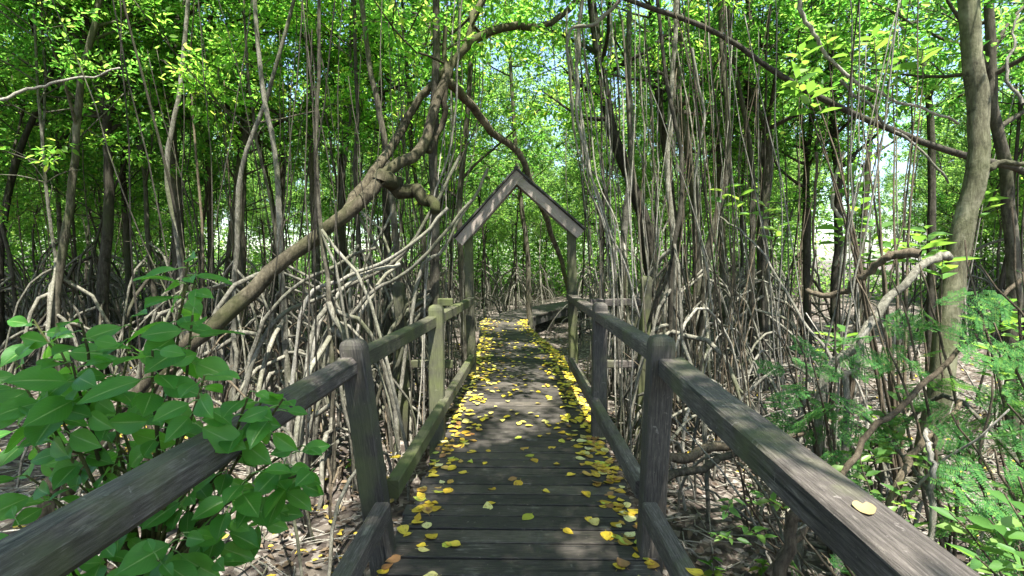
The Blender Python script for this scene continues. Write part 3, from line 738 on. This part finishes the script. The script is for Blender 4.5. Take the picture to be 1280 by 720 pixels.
# slimmer rooting shoots low on both sides of the railings
for i in range(290):
    sd = 1 if i % 2 else -1
    y = rng.uniform(3.4, 9.0); x = sd * rng.uniform(1.0, 1.6 + (.42 if sd < 0 else .3) * y)
    z = float(height(x, y)); a = rng.uniform(0, 6.28); side = 'left' if sd < 0 else 'right'
    if i % 9 < 5:                                   # a loop from the floor back to the floor
        L = rng.uniform(.4, 1.5); h = L * rng.uniform(.45, 1.1)
        p0 = np.array((x, y, z - .1)); p2 = p0 + np.array((math.cos(a) * L, math.sin(a) * L, 0))
        if abs(p2[0]) < 1.0: p2[0] = sd * rng.uniform(1.0, 1.4)
        p2[2] = float(height(p2[0], p2[1])) - .1
        e = (p2 - p0); P = [p0, p0 + e * .12 + (0, 0, h * .75), p0 + e * .45 + (0, 0, h * 1.1), p0 + e * .85 + (0, 0, h * .7), p2]
        stem('prop_root', P, rng.uniform(.009, .019), rng.uniform(.008, .014), (ROOT, DEAD, TWIG, ROOT)[i % 4],
             f'stray prop root looping over the floor {side} of the railing', 'prop root', f'looping prop roots {side} of the railing', seed=500 + i, n=14, k=5, wig=.014)
    else:                                           # a thin shoot going up into the canopy
        H = rng.uniform(3.6, 5.2); lx = rng.normal(0, .6); tx = x + lx
        if abs(tx) < 1.0: tx = sd * 1.05
        ly = rng.normal(0, .35)
        stem('aerial_shoot', [(x, y, z - .1), (x * .7 + tx * .3 + rng.normal(0, .04), y + ly * .3, z + H * .3), (x * .35 + tx * .65 + rng.normal(0, .06), y + ly * .7, z + H * .65), (tx, y + ly, z + H)],
             rng.uniform(.004, .010), .004, ((BARK, TWIG, BARK_DARK, ROOT) if sd < 0 else (ROOT, DEAD, BARK, TWIG))[i % 4], f'thin straggly shoot climbing into the canopy {side} of the railing', 'shoot', f'straggly shoots {side} of the railing', seed=500 + i, n=14, k=5, wig=.02)

# ------------------------------------------------------------------ fallen branches, right side
def px_stem(name, pp, y0, y1, wpx, m, label, cat, group=None, seed=0, ground_end=None, k=8, wig=.012, taper=.6):
    P = [pt(px, py, y) for (px, py), y in zip(pp, np.linspace(y0, y1, len(pp)))]
    for p in P: p[2] = max(p[2], float(height(p[0], p[1])) + .01)
    if ground_end is not None: P[ground_end][2] = float(height(P[ground_end][0], P[ground_end][1])) - .05
    r = wpx * (y0 + y1) / 2 / F / 2
    return stem(name, P, r, r * taper, m, label, cat, group, k, 8 + 4 * len(P), wig, seed)
px_stem('fallen_branch', [(1000, 545), (1028, 480), (1070, 430), (1110, 375), (1165, 325), (1180, 322)], 3.2, 3.6, 11, ROOT, 'pale bent dead limb rising from the floor to the stout pale trunk', 'branch', seed=600, ground_end=0, taper=.9)
px_stem('fallen_branch', [(1150, 318), (1110, 322), (1075, 345), (1050, 368), (1005, 366)], 3.6, 4.2, 11, TWIG, 'dark curved dead limb hooked left at the top of the pale bent one', 'branch', seed=601)
px_stem('fallen_branch', [(1050, 560), (1058, 500), (1072, 455), (1082, 400)], 3.0, 3.3, 9, DEAD, 'upright pale dead stick beside the bent limb', 'branch', seed=602, ground_end=0)
px_stem('fallen_branch', [(960, 720), (1010, 640), (1075, 560), (1140, 490), (1210, 430), (1279, 350)], 2.2, 2.9, 9, TWIG, 'long brown bough slanting up to the right border behind the handrail', 'branch', seed=603)
px_stem('fallen_branch', [(1165, 700), (1166, 620), (1160, 560), (1158, 540)], 2.3, 2.4, 8, DEAD, 'short upright pale stick near the lower right ferns', 'branch', seed=604, ground_end=0)
px_stem('fallen_branch', [(1085, 690), (1120, 610), (1150, 560), (1200, 500)], 2.3, 2.8, 10, TWIG, 'olive brown stem leaning up from behind the handrail end', 'branch', seed=605, ground_end=0)
px_stem('fallen_branch', [(960, 725), (985, 680), (1002, 640)], 1.9, 2.1, 20, TWIG, 'thick brown stub poking up under the handrail', 'branch', seed=606, ground_end=0)
px_stem('fallen_branch', [(1050, 470), (1000, 390), (940, 300), (900, 270)], 3.6, 5.0, 3.5, DEAD, 'thin straight white twig slanting across the dark trunks', 'branch', seed=607)
px_stem('fallen_branch', [(828, 580), (900, 560), (990, 545), (1060, 520)], 3.4, 4.2, 12, TWIG, 'long brown branch lying on the litter beside the railing', 'branch', seed=608)
px_stem('fallen_branch', [(830, 600), (900, 575), (960, 560), (1020, 530)], 3.2, 3.9, 10, BARK, 'second long branch lying parallel on the litter beside the railing', 'branch', seed=609)
px_stem('fallen_branch', [(0, 125), (70, 103), (150, 85)], 5.0, 5.5, 4, DEAD, 'pale thin bough crossing at upper left', 'branch', seed=610)
px_stem('fallen_branch', [(40, 640), (70, 590), (150, 510), (240, 420)], 2.6, 3.2, 20, BARK_LEAN, 'mossy log lying behind the near left handrail', 'branch', seed=611, ground_end=0)
px_stem('dead_vine', [(728, 0), (724, 60), (718, 110), (735, 210), (765, 290), (800, 400)], 5.2, 5.6, 4.5, DEAD, 'pale twisted vine hanging from above the arch towards the right railing', 'vine', seed=612)
px_stem('dead_vine', [(775, 0), (745, 30), (712, 40), (712, 110), (720, 170)], 5.0, 5.2, 5, DEAD, 'white hooked vine high above the right slope of the gable', 'vine', seed=613)
px_stem('dead_vine', [(865, 60), (880, 150), (868, 230), (880, 320), (900, 440)], 5.4, 5.8, 3.5, DEAD, 'thin pale vine hanging in front of the grey trunk', 'vine', seed=614)
px_stem('dead_vine', [(1000, 0), (1020, 50), (1045, 80), (1080, 110), (1140, 130), (1200, 155)], 4.4, 4.6, 5, DEAD, 'pale crooked dead vine crossing in the upper right', 'vine', seed=615)
px_stem('dead_vine', [(1050, 100), (1090, 140), (1140, 180), (1190, 230)], 4.6, 4.4, 4, DEAD, 'pale dead vine sloping down to the stout trunk', 'vine', seed=616)
px_stem('dead_vine', [(1055, 190), (1040, 250), (1058, 290), (1046, 330)], 6.5, 6.7, 5, DEAD, 'broken pale vine twined on a dark trunk', 'vine', seed=617)
px_stem('dead_vine', [(1020, 190), (1018, 300), (1010, 400), (1005, 430)], 4.8, 5.0, 3.5, TWIG, 'reddish straight stem in front of the dark trunks at right', 'vine', seed=618)
px_stem('dead_vine', [(1279, 130), (1262, 80), (1275, 20)], 3.5, 3.6, 4, DEAD, 'pale loop of vine at the upper right border', 'vine', seed=619)
# loose crossing sticks of the tangle
for i in range(230):
    y = rng.uniform(2.0, 6.5); x = rng.uniform(1.25, 1.2 + y * .95)
    z = float(height(x, y)); a = rng.uniform(0, 6.28); L = rng.uniform(.4, 1.6); tilt = abs(rng.normal(.12, .35)) if i % 3 else rng.uniform(.5, 1.3)
    d = np.array((math.cos(a) * math.cos(tilt), math.sin(a) * math.cos(tilt), math.sin(tilt))) * L
    p0 = np.array((x, y, z + .01)); p2 = p0 + d
    if p2[0] < .95: p2[0] = .95 + rng.uniform(0, .3)
    p1 = (p0 + p2) / 2 + rng.normal(0, .07, 3) * L; p1[2] = max(p1[2], z + .02)
    stem('dead_stick', [p0, p1, p2], rng.uniform(.006, .017), .004, (DEAD, DEAD, TWIG, ROOT)[i % 4], 'loose dead stick in the tangle on the floor right of the railing', 'stick', 'loose dead sticks right of the railing', seed=700 + i, n=10, k=5, wig=.02)
for i in range(45):
    y = rng.uniform(2.2, 7); x = -rng.uniform(1.2, 1.2 + y * .8)
    z = float(height(x, y)); a = rng.uniform(0, 6.28); L = rng.uniform(.4, 1.5); tilt = abs(rng.normal(.15, .4))
    d = np.array((math.cos(a) * math.cos(tilt), math.sin(a) * math.cos(tilt), math.sin(tilt))) * L
    p0 = np.array((x, y, z + .01)); p2 = p0 + d
    if p2[0] > -.95: p2[0] = -.95 - rng.uniform(0, .3)
    stem('dead_stick', [p0, (p0 + p2) / 2 + rng.normal(0, .07, 3) * L + (0, 0, .03), p2], rng.uniform(.006, .015), .004, (DEAD, ROOT, TWIG)[i % 3], 'loose dead stick on the floor left of the railing', 'stick', 'loose dead sticks left of the railing', seed=800 + i, n=10, k=5, wig=.02)

# ------------------------------------------------------------------ litter (nobody could count it)
def litter():
    g = np.random.default_rng(11); m = MB(); n = 28000
    y = .3 + 13 * g.random(n) ** 1.3; x = g.uniform(-1, 1, n) * (y * 1.05 + 2.5)
    k = (np.abs(x) > .15) & (np.sin(x * 2.1 + 1) * np.sin(y * 1.7 + x) + g.normal(0, .45, n) > (.05, )[0] - .25 * (x > 0)); x, y = x[k], y[k]; n = len(x)
    P = np.stack([x, y, height(x, y) + .012 + g.random(n) * .02], -1)
    a = g.uniform(0, 6.283, n); d = np.stack([np.cos(a), np.sin(a), g.normal(0, .18, n)], -1)
    L = g.uniform(.04, .095, n)
    nn = np.array((0, 0, 1.)) + g.normal(0, .35, (n, 3))
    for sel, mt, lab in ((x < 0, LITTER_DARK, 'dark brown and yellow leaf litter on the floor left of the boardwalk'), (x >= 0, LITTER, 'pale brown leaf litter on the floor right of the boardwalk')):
        m = MB(); V, Fc = leaf_arrays(P[sel], d[sel], nn[sel], L[sel], L[sel] * .5, .3, .1); m.add(V, Fc)
        tag(m.build('leaf_litter', mt), lab, 'leaf litter', kind='stuff')
    m = MB()
    for i in range(2700):
        yy = .6 + 9 * g.random() ** 1.2; xx = (1 if g.random() < .6 else -1) * g.uniform(.85, yy + 1.2)
        zz = float(height(xx, yy)); a = g.uniform(0, 6.28); L = g.uniform(.15, .6); t = np.array((math.cos(a), math.sin(a), g.normal(0, .12))) * L
        p = np.array((xx, yy, zz + .025)); m.tube(np.array([p, p + t * .5 + g.normal(0, .02, 3), p + t]), g.uniform(.0025, .006), 4, False)
    tag(m.build('twig_litter', DEAD), 'fine dead twigs strewn over the forest floor', 'twigs', kind='stuff')
litter()

# fallen yellow leaves on the boardwalk
def flat_leaf(g, heart=False):
    """one broad fallen leaf lying flat, curled a little; about 1 unit long"""
    m = MB(); nu, nv = 5, 8; V = []; UV = []
    curl = g.uniform(-.2, .9); roll = g.uniform(-.3, 1.0); bend = g.uniform(-.1, .1)
    for j in range(nv):
        v = j / (nv - 1); wv = .36 * math.sin(math.pi * min(1, v ** .75 * 1.0)) ** .8 * (1.15 - .35 * v) + .004
        if heart: wv = .56 * (1 - v) ** .62 * min(1, .62 + 1.6 * v) + .004
        for i in range(nu):
            u = i / (nu - 1) * 2 - 1
            y = v - .5 - (.24 * math.sin(math.pi * min(1, abs(u) * .95)) * (1 - v) ** 2 if heart else 0)
            V.append((u * wv + bend * (v - .5) ** 2, y, .012 + curl * (v - .5) ** 2 * .6 + roll * (u * wv) ** 2 + g.normal(0, .006))); UV.append((u, v))
    F_ = [[j * nu + i, j * nu + i + 1, (j + 1) * nu + i + 1, (j + 1) * nu + i] for j in range(nv - 1) for i in range(nu - 1)]
    m.add(V, F_, UV)
    m.tube(np.array([(0, -.49, .012), (.02, -.62, .02), (.05, -.72, .016)]), [.014, .011, .009], 3, False)
    return m
leaf_mats = []
for nm, c, t in (('yellow', (.60, .44, .04), (.5, .36, .02)), ('deep_yellow', (.50, .33, .03), (.45, .3, .02)), ('pale_yellow', (.60, .54, .20), (.4, .36, .08)), ('lime', (.42, .46, .06), (.3, .4, .03)), ('brown', (.27, .14, .05), (.2, .1, .03)), ('ochre', (.46, .29, .06), (.3, .18, .03))):
    leaf_mats.append(leafmat('fallen_' + nm, [(0, c), (1, c)], [(0, t), (1, t)], .45, .12, .35, spots=True))
g = np.random.default_rng(21)
LM = []
for i in range(30):
    k = [0, 0, 0, 1, 1, 2, 5, 3, 4, 5][i % 10]; LM.append((flat_leaf(g).mesh('fallen_leaf', leaf_mats[k], True), k))
cand = []
for i in range(2700):
    y = 1.9 + 11.2 * g.random() ** .8
    p, t, n = on_path(np.interp(y, CL3[:, 1], sL)); hw = half_w(y)
    u = g.random()
    e = .13 if y < 3.8 else .16
    if u < .42: off = hw * (1 - abs(g.normal(0, e)) * 1.3) 
    elif u < .68: off = -hw * (1 - abs(g.normal(0, e * (1.0 if y > 4.5 else .8))) * 1.7)
    else: off = g.uniform(-.95, .95) * hw
    if u > .68 and g.random() < .62: continue
    dens = .8 if y < 3.6 else 1.0
    if g.random() > dens: continue
    if y > 9.5 and g.random() < .55: continue
    if abs(off) > hw - .01: continue
    cand.append((p[0] + n[0] * off, p[1] + n[1] * off, y))
cand.sort(key=lambda c: c[2])
NAMES = ['yellow', 'deep yellow', 'pale yellow', 'lime yellow', 'brown', 'ochre']
for i, (x, y, _) in enumerate(cand[:285]):
    me, k = LM[int(g.integers(0, 30))]; sc = g.uniform(.048, .095)
    o = link('fallen_leaf', me, None, (x, y, g.uniform(.001, .006))); o.scale = (sc, sc, sc)
    o.rotation_euler = (g.normal(0, .10), g.normal(0, .10), g.uniform(0, 6.28))
    tag(o, f'{NAMES[k]} fallen leaf lying flat on the near boardwalk planks', 'leaf', f'{NAMES[k]} leaves fallen on the boardwalk')
m = MB(); rest = cand[285:]; n = len(rest)
P = np.array([(x, y, .012) for x, y, _ in rest]); a = g.uniform(0, 6.28, n); d = np.stack([np.cos(a), np.sin(a), g.normal(0, .08, n)], -1); L = g.uniform(.05, .085, n)
V, Fc = leaf_arrays(P - d * L[:, None] / 2 + np.array((0, 0, .004)), d, np.array((0, 0, 1.)) + g.normal(0, .15, (n, 3)), L, L * .72, .15, .04); m.add(V, Fc)
tag(m.build('fallen_leaves', FALLEN), 'many small yellow leaves on the farther boardwalk planks', 'leaves', kind='stuff')
# single leaves lying on the timber
hl = flat_leaf(np.random.default_rng(77), True).build('fallen_leaf', leafmat('tan_leaf', [(0, (.27, .19, .09)), (1, (.27, .19, .09))], [(0, (.4, .3, .1)), (1, (.4, .3, .1))], .5, .1), None)
tt = np.array(pt(838, 458, 2.60)); te = np.array((.70, -.55, .925))
def on_rail(u, dz=.05): p = tt * (1 - u) + te * u; return (p[0], p[1], p[2] + dz)
q = on_rail(.485); hl.location = (q[0] + .0, q[1], q[2] + .0); hl.scale = (.048,) * 3; hl.rotation_euler = (R(-1), 0, R(160)); tag(hl, 'tan heart shaped leaf lying on top of the right handrail', 'leaf')
for (px, py, z, k, lab) in ((494, 572, .352, 0, 'yellow leaf resting on the left lower rail, nearer the post'), (481, 597, .352, 3, 'lime leaf resting on the left lower rail beside the near post'), (868, 716, .352, 0, 'yellow leaf resting at the bottom end of the right lower rail')):
    p = gp(px, py, z); o = link('fallen_leaf', LM[k * 2][0], None, tuple(p)); o.scale = (.07,) * 3; o.rotation_euler = (0, 0, random.uniform(0, 6)); tag(o, lab, 'leaf')

# ------------------------------------------------------------------ broad-leaved sapling at the left
def big_leaf(m, base, d, nrm, L, W, g):
    nu, nv = 7, 9; d = unit(d); n = unit(nrm - d * (nrm @ d)); s = np.cross(d, n)
    droop = g.uniform(.10, .42); V = []; UV = []; wave = g.uniform(.01, .04); fold = g.uniform(.15, .4); ph = g.uniform(0, 6)
    for j in range(nv):
        v = j / (nv - 1)
        wv = W * .5 * (math.sin(math.pi * v ** .93) ** .9) + .0006
        if v > .82: wv *= 1 - .5 * (v - .82) / .18
        c = base + d * L * (v - .10 * droop * v * v) - n * L * droop * v * v * .8
        for i in range(nu):
            u = i / (nu - 1) * 2 - 1
            V.append(c + s * u * wv + n * (abs(u) * wv * fold + wave * L * math.sin(6 * v + ph) * u * abs(u))); UV.append((u, v))
    F_ = [[j * nu + i, j * nu + i + 1, (j + 1) * nu + i + 1, (j + 1) * nu + i] for j in range(nv - 1) for i in range(nu - 1)]
    m.add(V, F_, UV)

sap_root = np.array((-1.40, 1.75, float(height(-1.4, 1.75))))
sap = empty('leafy_sapling', sap_root, 'young sapling with large glossy green leaves leaning over the left handrail', 'sapling')
g = np.random.default_rng(31)
hub = sap_root + np.array((.02, .0, .45))
fork = [hub, sap_root + np.array((.10, -.05, .8))]
q = MB(); q.tube(wob(cr([sap_root - (0, 0, .1), hub, fork[1]], 10), .01, g), np.linspace(.016, .010, 10), 7); bld(q, 'stem', GREENSTEM, sap, True)
# (pixel of the shoot tip, distance, whorl count, leaf length)
shoots = [((236, 345), 1.60, 10, .135), ((240, 395), 1.55, 7, .14), ((105, 400), 1.55, 10, .13), ((70, 425), 1.75, 6, .13), ((185, 440), 1.45, 9, .14), ((255, 468), 1.38, 9, .14), ((150, 470), 1.65, 8, .14),
          ((310, 490), 1.48, 9, .115), ((330, 500), 1.6, 5, .10), ((205, 505), 1.55, 7, .135), ((60, 470), 1.55, 8, .135), ((120, 520), 1.75, 8, .13), ((25, 450), 1.7, 7, .13),
          ((355, 580), 1.50, 9, .115), ((315, 595), 1.42, 9, .12), ((290, 640), 1.55, 7, .12), ((225, 668), 1.35, 7, .125), ((340, 640), 1.65, 6, .11), ((150, 560), 1.7, 6, .12), ((95, 560), 1.8, 6, .12),
          ((195, 700), 1.30, 7, .12), ((60, 620), 1.9, 6, .12), ((250, 600), 1.75, 7, .12), ((130, 680), 1.5, 6, .12), ((20, 530), 1.9, 6, .12), ((70, 700), 1.45, 6, .12), ((210, 560), 1.85, 7, .13), ((270, 700), 1.45, 6, .11), ((165, 400), 1.7, 6, .13), ((45, 400), 1.95, 6, .13), ((30, 590), 1.7, 8, .13), ((100, 610), 1.65, 8, .13), ((170, 620), 1.7, 8, .13), ((60, 545), 1.6, 8, .13), ((140, 640), 1.55, 7, .12), ((20, 660), 1.6, 7, .12), ((235, 610), 1.7, 7, .12), ((90, 455), 1.5, 8, .135), ((30, 480), 1.55, 8, .135), ((300, 560), 1.6, 7, .12), ((392, 585), 1.5, 8, .12), ((375, 555), 1.6, 6, .11), ((345, 500), 1.5, 6, .11), ((235, 325), 1.62, 6, .125)]
for (pp, y, n, L) in shoots:
    tip = pt(pp[0], pp[1], y * .92)
    start = fork[1] if tip[2] > .75 else (hub if tip[2] > .1 else sap_root + np.array((.02, 0, .15)))
    mid = (start + tip) / 2 + np.array((0, 0, .06)) + g.normal(0, .03, 3)
    C = wob(cr([start, mid, tip], 10), .006, g)
    q = MB(); q.tube(C, np.linspace(.008, .0032, 10), 5); br = bld(q, 'branch', GREENSTEM, sap, True)
    lm = MB(); ax = unit(C[-1] - C[-3] + np.array((0, 0, .03)))
    n = max(6, int(n * 1.1))
    for i in range(n):
        v = i / max(1, n - 1); a = i * 2.4 + g.uniform(-.4, .4)
        b = C[-1] - ax * (1 - v) * .17 * (n / 8)
        out = np.array((math.cos(a), math.sin(a), 0)) ; toward = np.array((.12, -.32, .05))
        dd = unit(out * (1.0 - .25 * v) + ax * (.25 + .5 * v) * .5 + toward + np.array((0, 0, -.22 - .35 * (1 - v))) + g.normal(0, .14, 3))
        pet = .022 + .01 * g.random(); p1 = b + dd * pet
        lm.tube(np.array([b, b + dd * pet * .5 + (0, 0, .003), p1]), [.0022, .0018, .0016], 4, False)
        l = L * .86 * g.uniform(.6, 1.18) * (1 - .35 * max(0, v - .7) / .3)
        big_leaf(lm, p1, dd, np.array((.05, -.75, .85)) + g.normal(0, .42, 3), l, l * g.uniform(.52, .66), g)
    o = lm.build('foliage', BIGLEAF, br, True)

# ------------------------------------------------------------------ shrubs on the right
def frond_mesh(v):
    """twice divided feathery leaf, about 1 unit long along +Y"""
    g = np.random.default_rng(900 + v); m = MB(); pos = []; dr = []; nr = []; Ls = []
    m.tube(cr([(0, 0, 0), (0, .5, .03), (0, 1, -.08)], 6), np.linspace(.007, .004, 6), 4, False)
    for j in range(5):
        t = .25 + .75 * j / 4; b = np.array((0, t, .03 - .1 * (t - .5) ** 2 * 2))
        for sd in (-1, 1):
            pl = .52 * (1 - .12 * abs(j - 1.5)) * g.uniform(.85, 1.1)
            d = unit(np.array((sd * .80, .6, g.normal(0, .09) - .04)))
            m.tube(np.array([b, b + d * pl * .5, b + d * pl + (0, 0, -.02)]), .004, 3, False)
            for k in range(11):
                u = (k + .9) / 11.5; p = b + d * pl * u; side = np.cross(d, (0, 0, 1.))
                for s2 in (-1, 1):
                    pos.append(p); dr.append(unit(side * s2 + d * .4 + g.normal(0, .07, 3))); nr.append((g.normal(0, .2), g.normal(0, .2), 1)); Ls.append(.115 * (1 - .3 * u))
    L = np.array(Ls); V, Fc = leaf_arrays(np.array(pos), np.array(dr), np.array(nr, float), L, L * .34, .1, .05); m.add(V, Fc)
    return m.mesh('frond', FERN, False)
FR = [frond_mesh(v) for v in range(4)]
def aim(o, base, d, up, sc, parent):
    d = unit(np.asarray(d, float)); up = np.asarray(up, float); z = unit(up - d * (up @ d)); x = np.cross(d, z)
    M = Matrix(((x[0], d[0], z[0], base[0]), (x[1], d[1], z[1], base[1]), (x[2], d[2], z[2], base[2]), (0, 0, 0, 1))) @ Matrix.Scale(sc, 4)
    o.matrix_world = M
    o.parent = parent; o.matrix_parent_inverse = Matrix.Translation(-Vector(parent.location))
def feathery(base_xy, shoots, label, seed, fl=.20, nf=6):
    g = np.random.default_rng(seed); x, y = base_xy; b = np.array((x, y, float(height(x, y))))
    e = empty('feathery_shrub', b, label, 'shrub', None)
    for (px, py, yy) in shoots:
        tip = pt(px, py, yy); mid = b * .45 + tip * .55 + np.array((0, 0, .12)) + g.normal(0, .05, 3)
        C = wob(cr([b - (0, 0, .06), mid, tip], 12), .01, g); q = MB(); q.tube(C, np.linspace(.012, .004, 12), 5); st = bld(q, 'stem', TWIG, e, True)
        for i in range(nf):
            k = 4 + (i % 8); p = C[min(k, 11)]; a = i * 2.4 + g.uniform(-.5, .5)
            d = np.array((math.cos(a), math.sin(a) , g.uniform(-.9, .6)))
            o = link('frond', FR[i % 4]); aim(o, p, d, np.array((0, -.5, 1.)) + g.normal(0, .55, 3), fl * g.uniform(.75, 1.25), e)
feathery((1.95, 3.1), [(995, 425, 3.0), (1010, 445, 2.9), (965, 400, 3.3), (1040, 400, 3.1)], 'blue green feathery shrub just above the right handrail', 1, .20)
feathery((2.5, 2.9), [(1120, 350, 3.0), (1095, 385, 2.9), (1150, 330, 3.1), (1070, 345, 3.3)], 'feathery shrub over the pale bent limb', 2, .20)
feathery((2.9, 2.6), [(1230, 330, 2.7), (1262, 260, 2.8), (1240, 400, 2.5), (1275, 340, 2.4), (1210, 300, 2.9)], 'tall bright feathery shrub in front of the stout pale trunk', 3, .21)
feathery((2.45, 2.2), [(1235, 560, 2.2), (1260, 500, 2.3), (1200, 520, 2.4), (1270, 600, 2.1), (1240, 470, 2.4)], 'feathery shrub at the lower right border', 4, .20)
feathery((1.75, 2.3), [(1000, 660, 2.2), (960, 690, 2.2), (1050, 690, 2.0)], 'low feathery shrub growing under the right handrail', 5, .17, 4)

def shoots_shrub(base_xy, shoots, label, seed, leaf=.10, n=8, m=YGLEAF, name='leafy_shrub', stemr=.008, group=None, cat='shrub'):
    g = np.random.default_rng(seed); x, y = base_xy; b = np.array((x, y, float(height(x, y))))
    e = empty(name, b, label, cat, group)
    for (px, py, yy) in shoots:
        tip = pt(px, py, yy); mid = b * .5 + tip * .5 + np.array((0, 0, .1)) + g.normal(0, .05, 3)
        C = wob(cr([b - (0, 0, .06), mid, tip], 12), .01, g); q = MB(); q.tube(C, np.linspace(stemr, .003, 12), 5); st = bld(q, 'stem', TWIG, e, True)
        ax = unit(C[-1] - C[-3]); pos = []; dr = []
        for i in range(n):
            a = i * 2.4 + g.uniform(-.4, .4); v = i / n
            pos.append(C[-1] - ax * (1 - v) * .22); dr.append(unit(np.array((math.cos(a), math.sin(a), g.uniform(-.25, .3))) + ax * .4))
        L = leaf * g.uniform(.7, 1.2, n)
        lm = MB(); V, Fc = leaf_arrays(np.array(pos), np.array(dr), np.array((0, -.2, 1.)) + g.normal(0, .3, (n, 3)), L, L * .46, .22, .2); lm.add(V, Fc)
        o = lm.build('foliage', m, st, True)
shoots_shrub((2.2, 3.9), [(1045, 405, 3.9), (1035, 425, 3.9), (1060, 415, 3.8)], 'small rosette of broad bright leaves above the handrail bend', 50, .13, 7)
shoots_shrub((2.4, 3.3), [(1085, 535, 3.0), (1105, 510, 3.1), (1060, 560, 2.9), (1120, 540, 3.0), (1130, 495, 3.2), (1095, 560, 2.8)], 'pale yellow green broad leaved shrub among the dead sticks', 51, .11, 8)
shoots_shrub((2.4, 1.9), [(1235, 650, 1.95), (1265, 625, 1.95), (1215, 690, 1.85), (1275, 680, 1.8), (1190, 640, 2.1)], 'broad leaved shrub in the lower right corner', 52, .11, 8)
shoots_shrub((2.9, 4.6), [(1080, 250, 4.6), (1100, 275, 4.5), (1065, 215, 4.8), (1120, 300, 4.4), (1090, 310, 4.6), (1050, 280, 5.0)], 'tall shrub with drooping green leaves before the dark trunks', 53, .2, 8, stemr=.013)
shoots_shrub((2.0, 5.2), [(905, 230, 5.2), (925, 240, 5.1), (975, 280, 5.4), (960, 250, 5.5)], 'thin shrub with loose whorls of leaves right of the hanging roots', 54, .17, 6, stemr=.011)
shoots_shrub((3.0, 4.0), [(990, 95, 4.2), (1010, 110, 4.1), (1000, 60, 4.4), (1060, 60, 4.6), (1110, 75, 4.5), (1090, 40, 4.4), (1150, 55, 4.3), (1030, 30, 4.5)], 'tall sapling with broad sunlit leaves in the upper right', 55, .18, 9, stemr=.016)
shoots_shrub((3.6, 4.4), [(1150, 300, 4.2), (1175, 315, 4.0), (1160, 285, 4.3), (1230, 240, 4.4)], 'pale leaved shrub beside the stout trunk', 56, .2, 8, stemr=.012)
shoots_shrub((2.05, 2.5), [(1030, 590, 2.4), (1075, 570, 2.5), (1120, 600, 2.4), (1150, 560, 2.5), (1100, 640, 2.2)], 'low bright green leafy shrub between handrail and stout trunk', 57, .09, 9)
shoots_shrub((3.2, 3.2), [(1240, 430, 3.1), (1265, 460, 3.0), (1225, 400, 3.2), (1275, 400, 3.1), (1255, 370, 3.2)], 'bright leafy shrub at the right border behind the ferns', 58, .13, 10, stemr=.01)
shoots_shrub((1.7, 3.2), [(905, 640, 2.7), (890, 670, 2.6), (930, 655, 2.6), (950, 620, 2.8)], 'small leafy sprout beside the right lower rail', 59, .08, 8)
# small floor plants
for i in range(70):
    sd = 1 if i % 5 else -1
    y = rng.uniform(1.6, 7.0); x = sd * rng.uniform(1.05, 1.2 + y * .95)
    if sd > 0 and x < 1.6 and y > 3.5: continue
    z = float(height(x, y)); e = empty('floor_plant', (x, y, z), 'small green seedling sprouting from the litter ' + ('right' if sd > 0 else 'left') + ' of the walk', 'plant', 'green seedlings ' + ('right' if sd > 0 else 'left') + ' of the walk')
    h = rng.uniform(.1, .4); tp = np.array((rng.normal(0, .06), rng.normal(0, .06), h)); q = MB(); q.tube(np.array([(0, 0, -.05), tp * .5 + rng.normal(0, .01, 3), tp]), [.004, .003, .002], 4, False); q.build('stem', GREENSTEM, e)
    n = int(rng.integers(6, 14)); a = np.arange(n) * 2.4; zz = rng.uniform(.4, 1, n)
    L = rng.uniform(.05, .1, n); lm = MB(); V, Fc = leaf_arrays(tp * zz[:, None], np.stack([np.cos(a), np.sin(a), rng.uniform(-.1, .4, n)], -1), np.array((0, 0, 1.)) + rng.normal(0, .3, (n, 3)), L, L * .5, .2, .2); lm.add(V, Fc); lm.build('foliage', YGLEAF if i % 2 else LEAF, e)

# ------------------------------------------------------------------ render settings
SC.render.engine = 'CYCLES'
SC.view_settings.view_transform = 'Standard'; SC.view_settings.look = 'None'; SC.view_settings.gamma = 1.0; SC.view_settings.use_curve_mapping = False
SC.view_settings.exposure = 2.1
c = SC.cycles
c.max_bounces = 8; c.diffuse_bounces = 4; c.glossy_bounces = 2; c.transmission_bounces = 6; c.transparent_max_bounces = 4
c.sample_clamp_indirect = 6.0; c.use_denoising = True; c.caustics_reflective = False; c.caustics_refractive = False
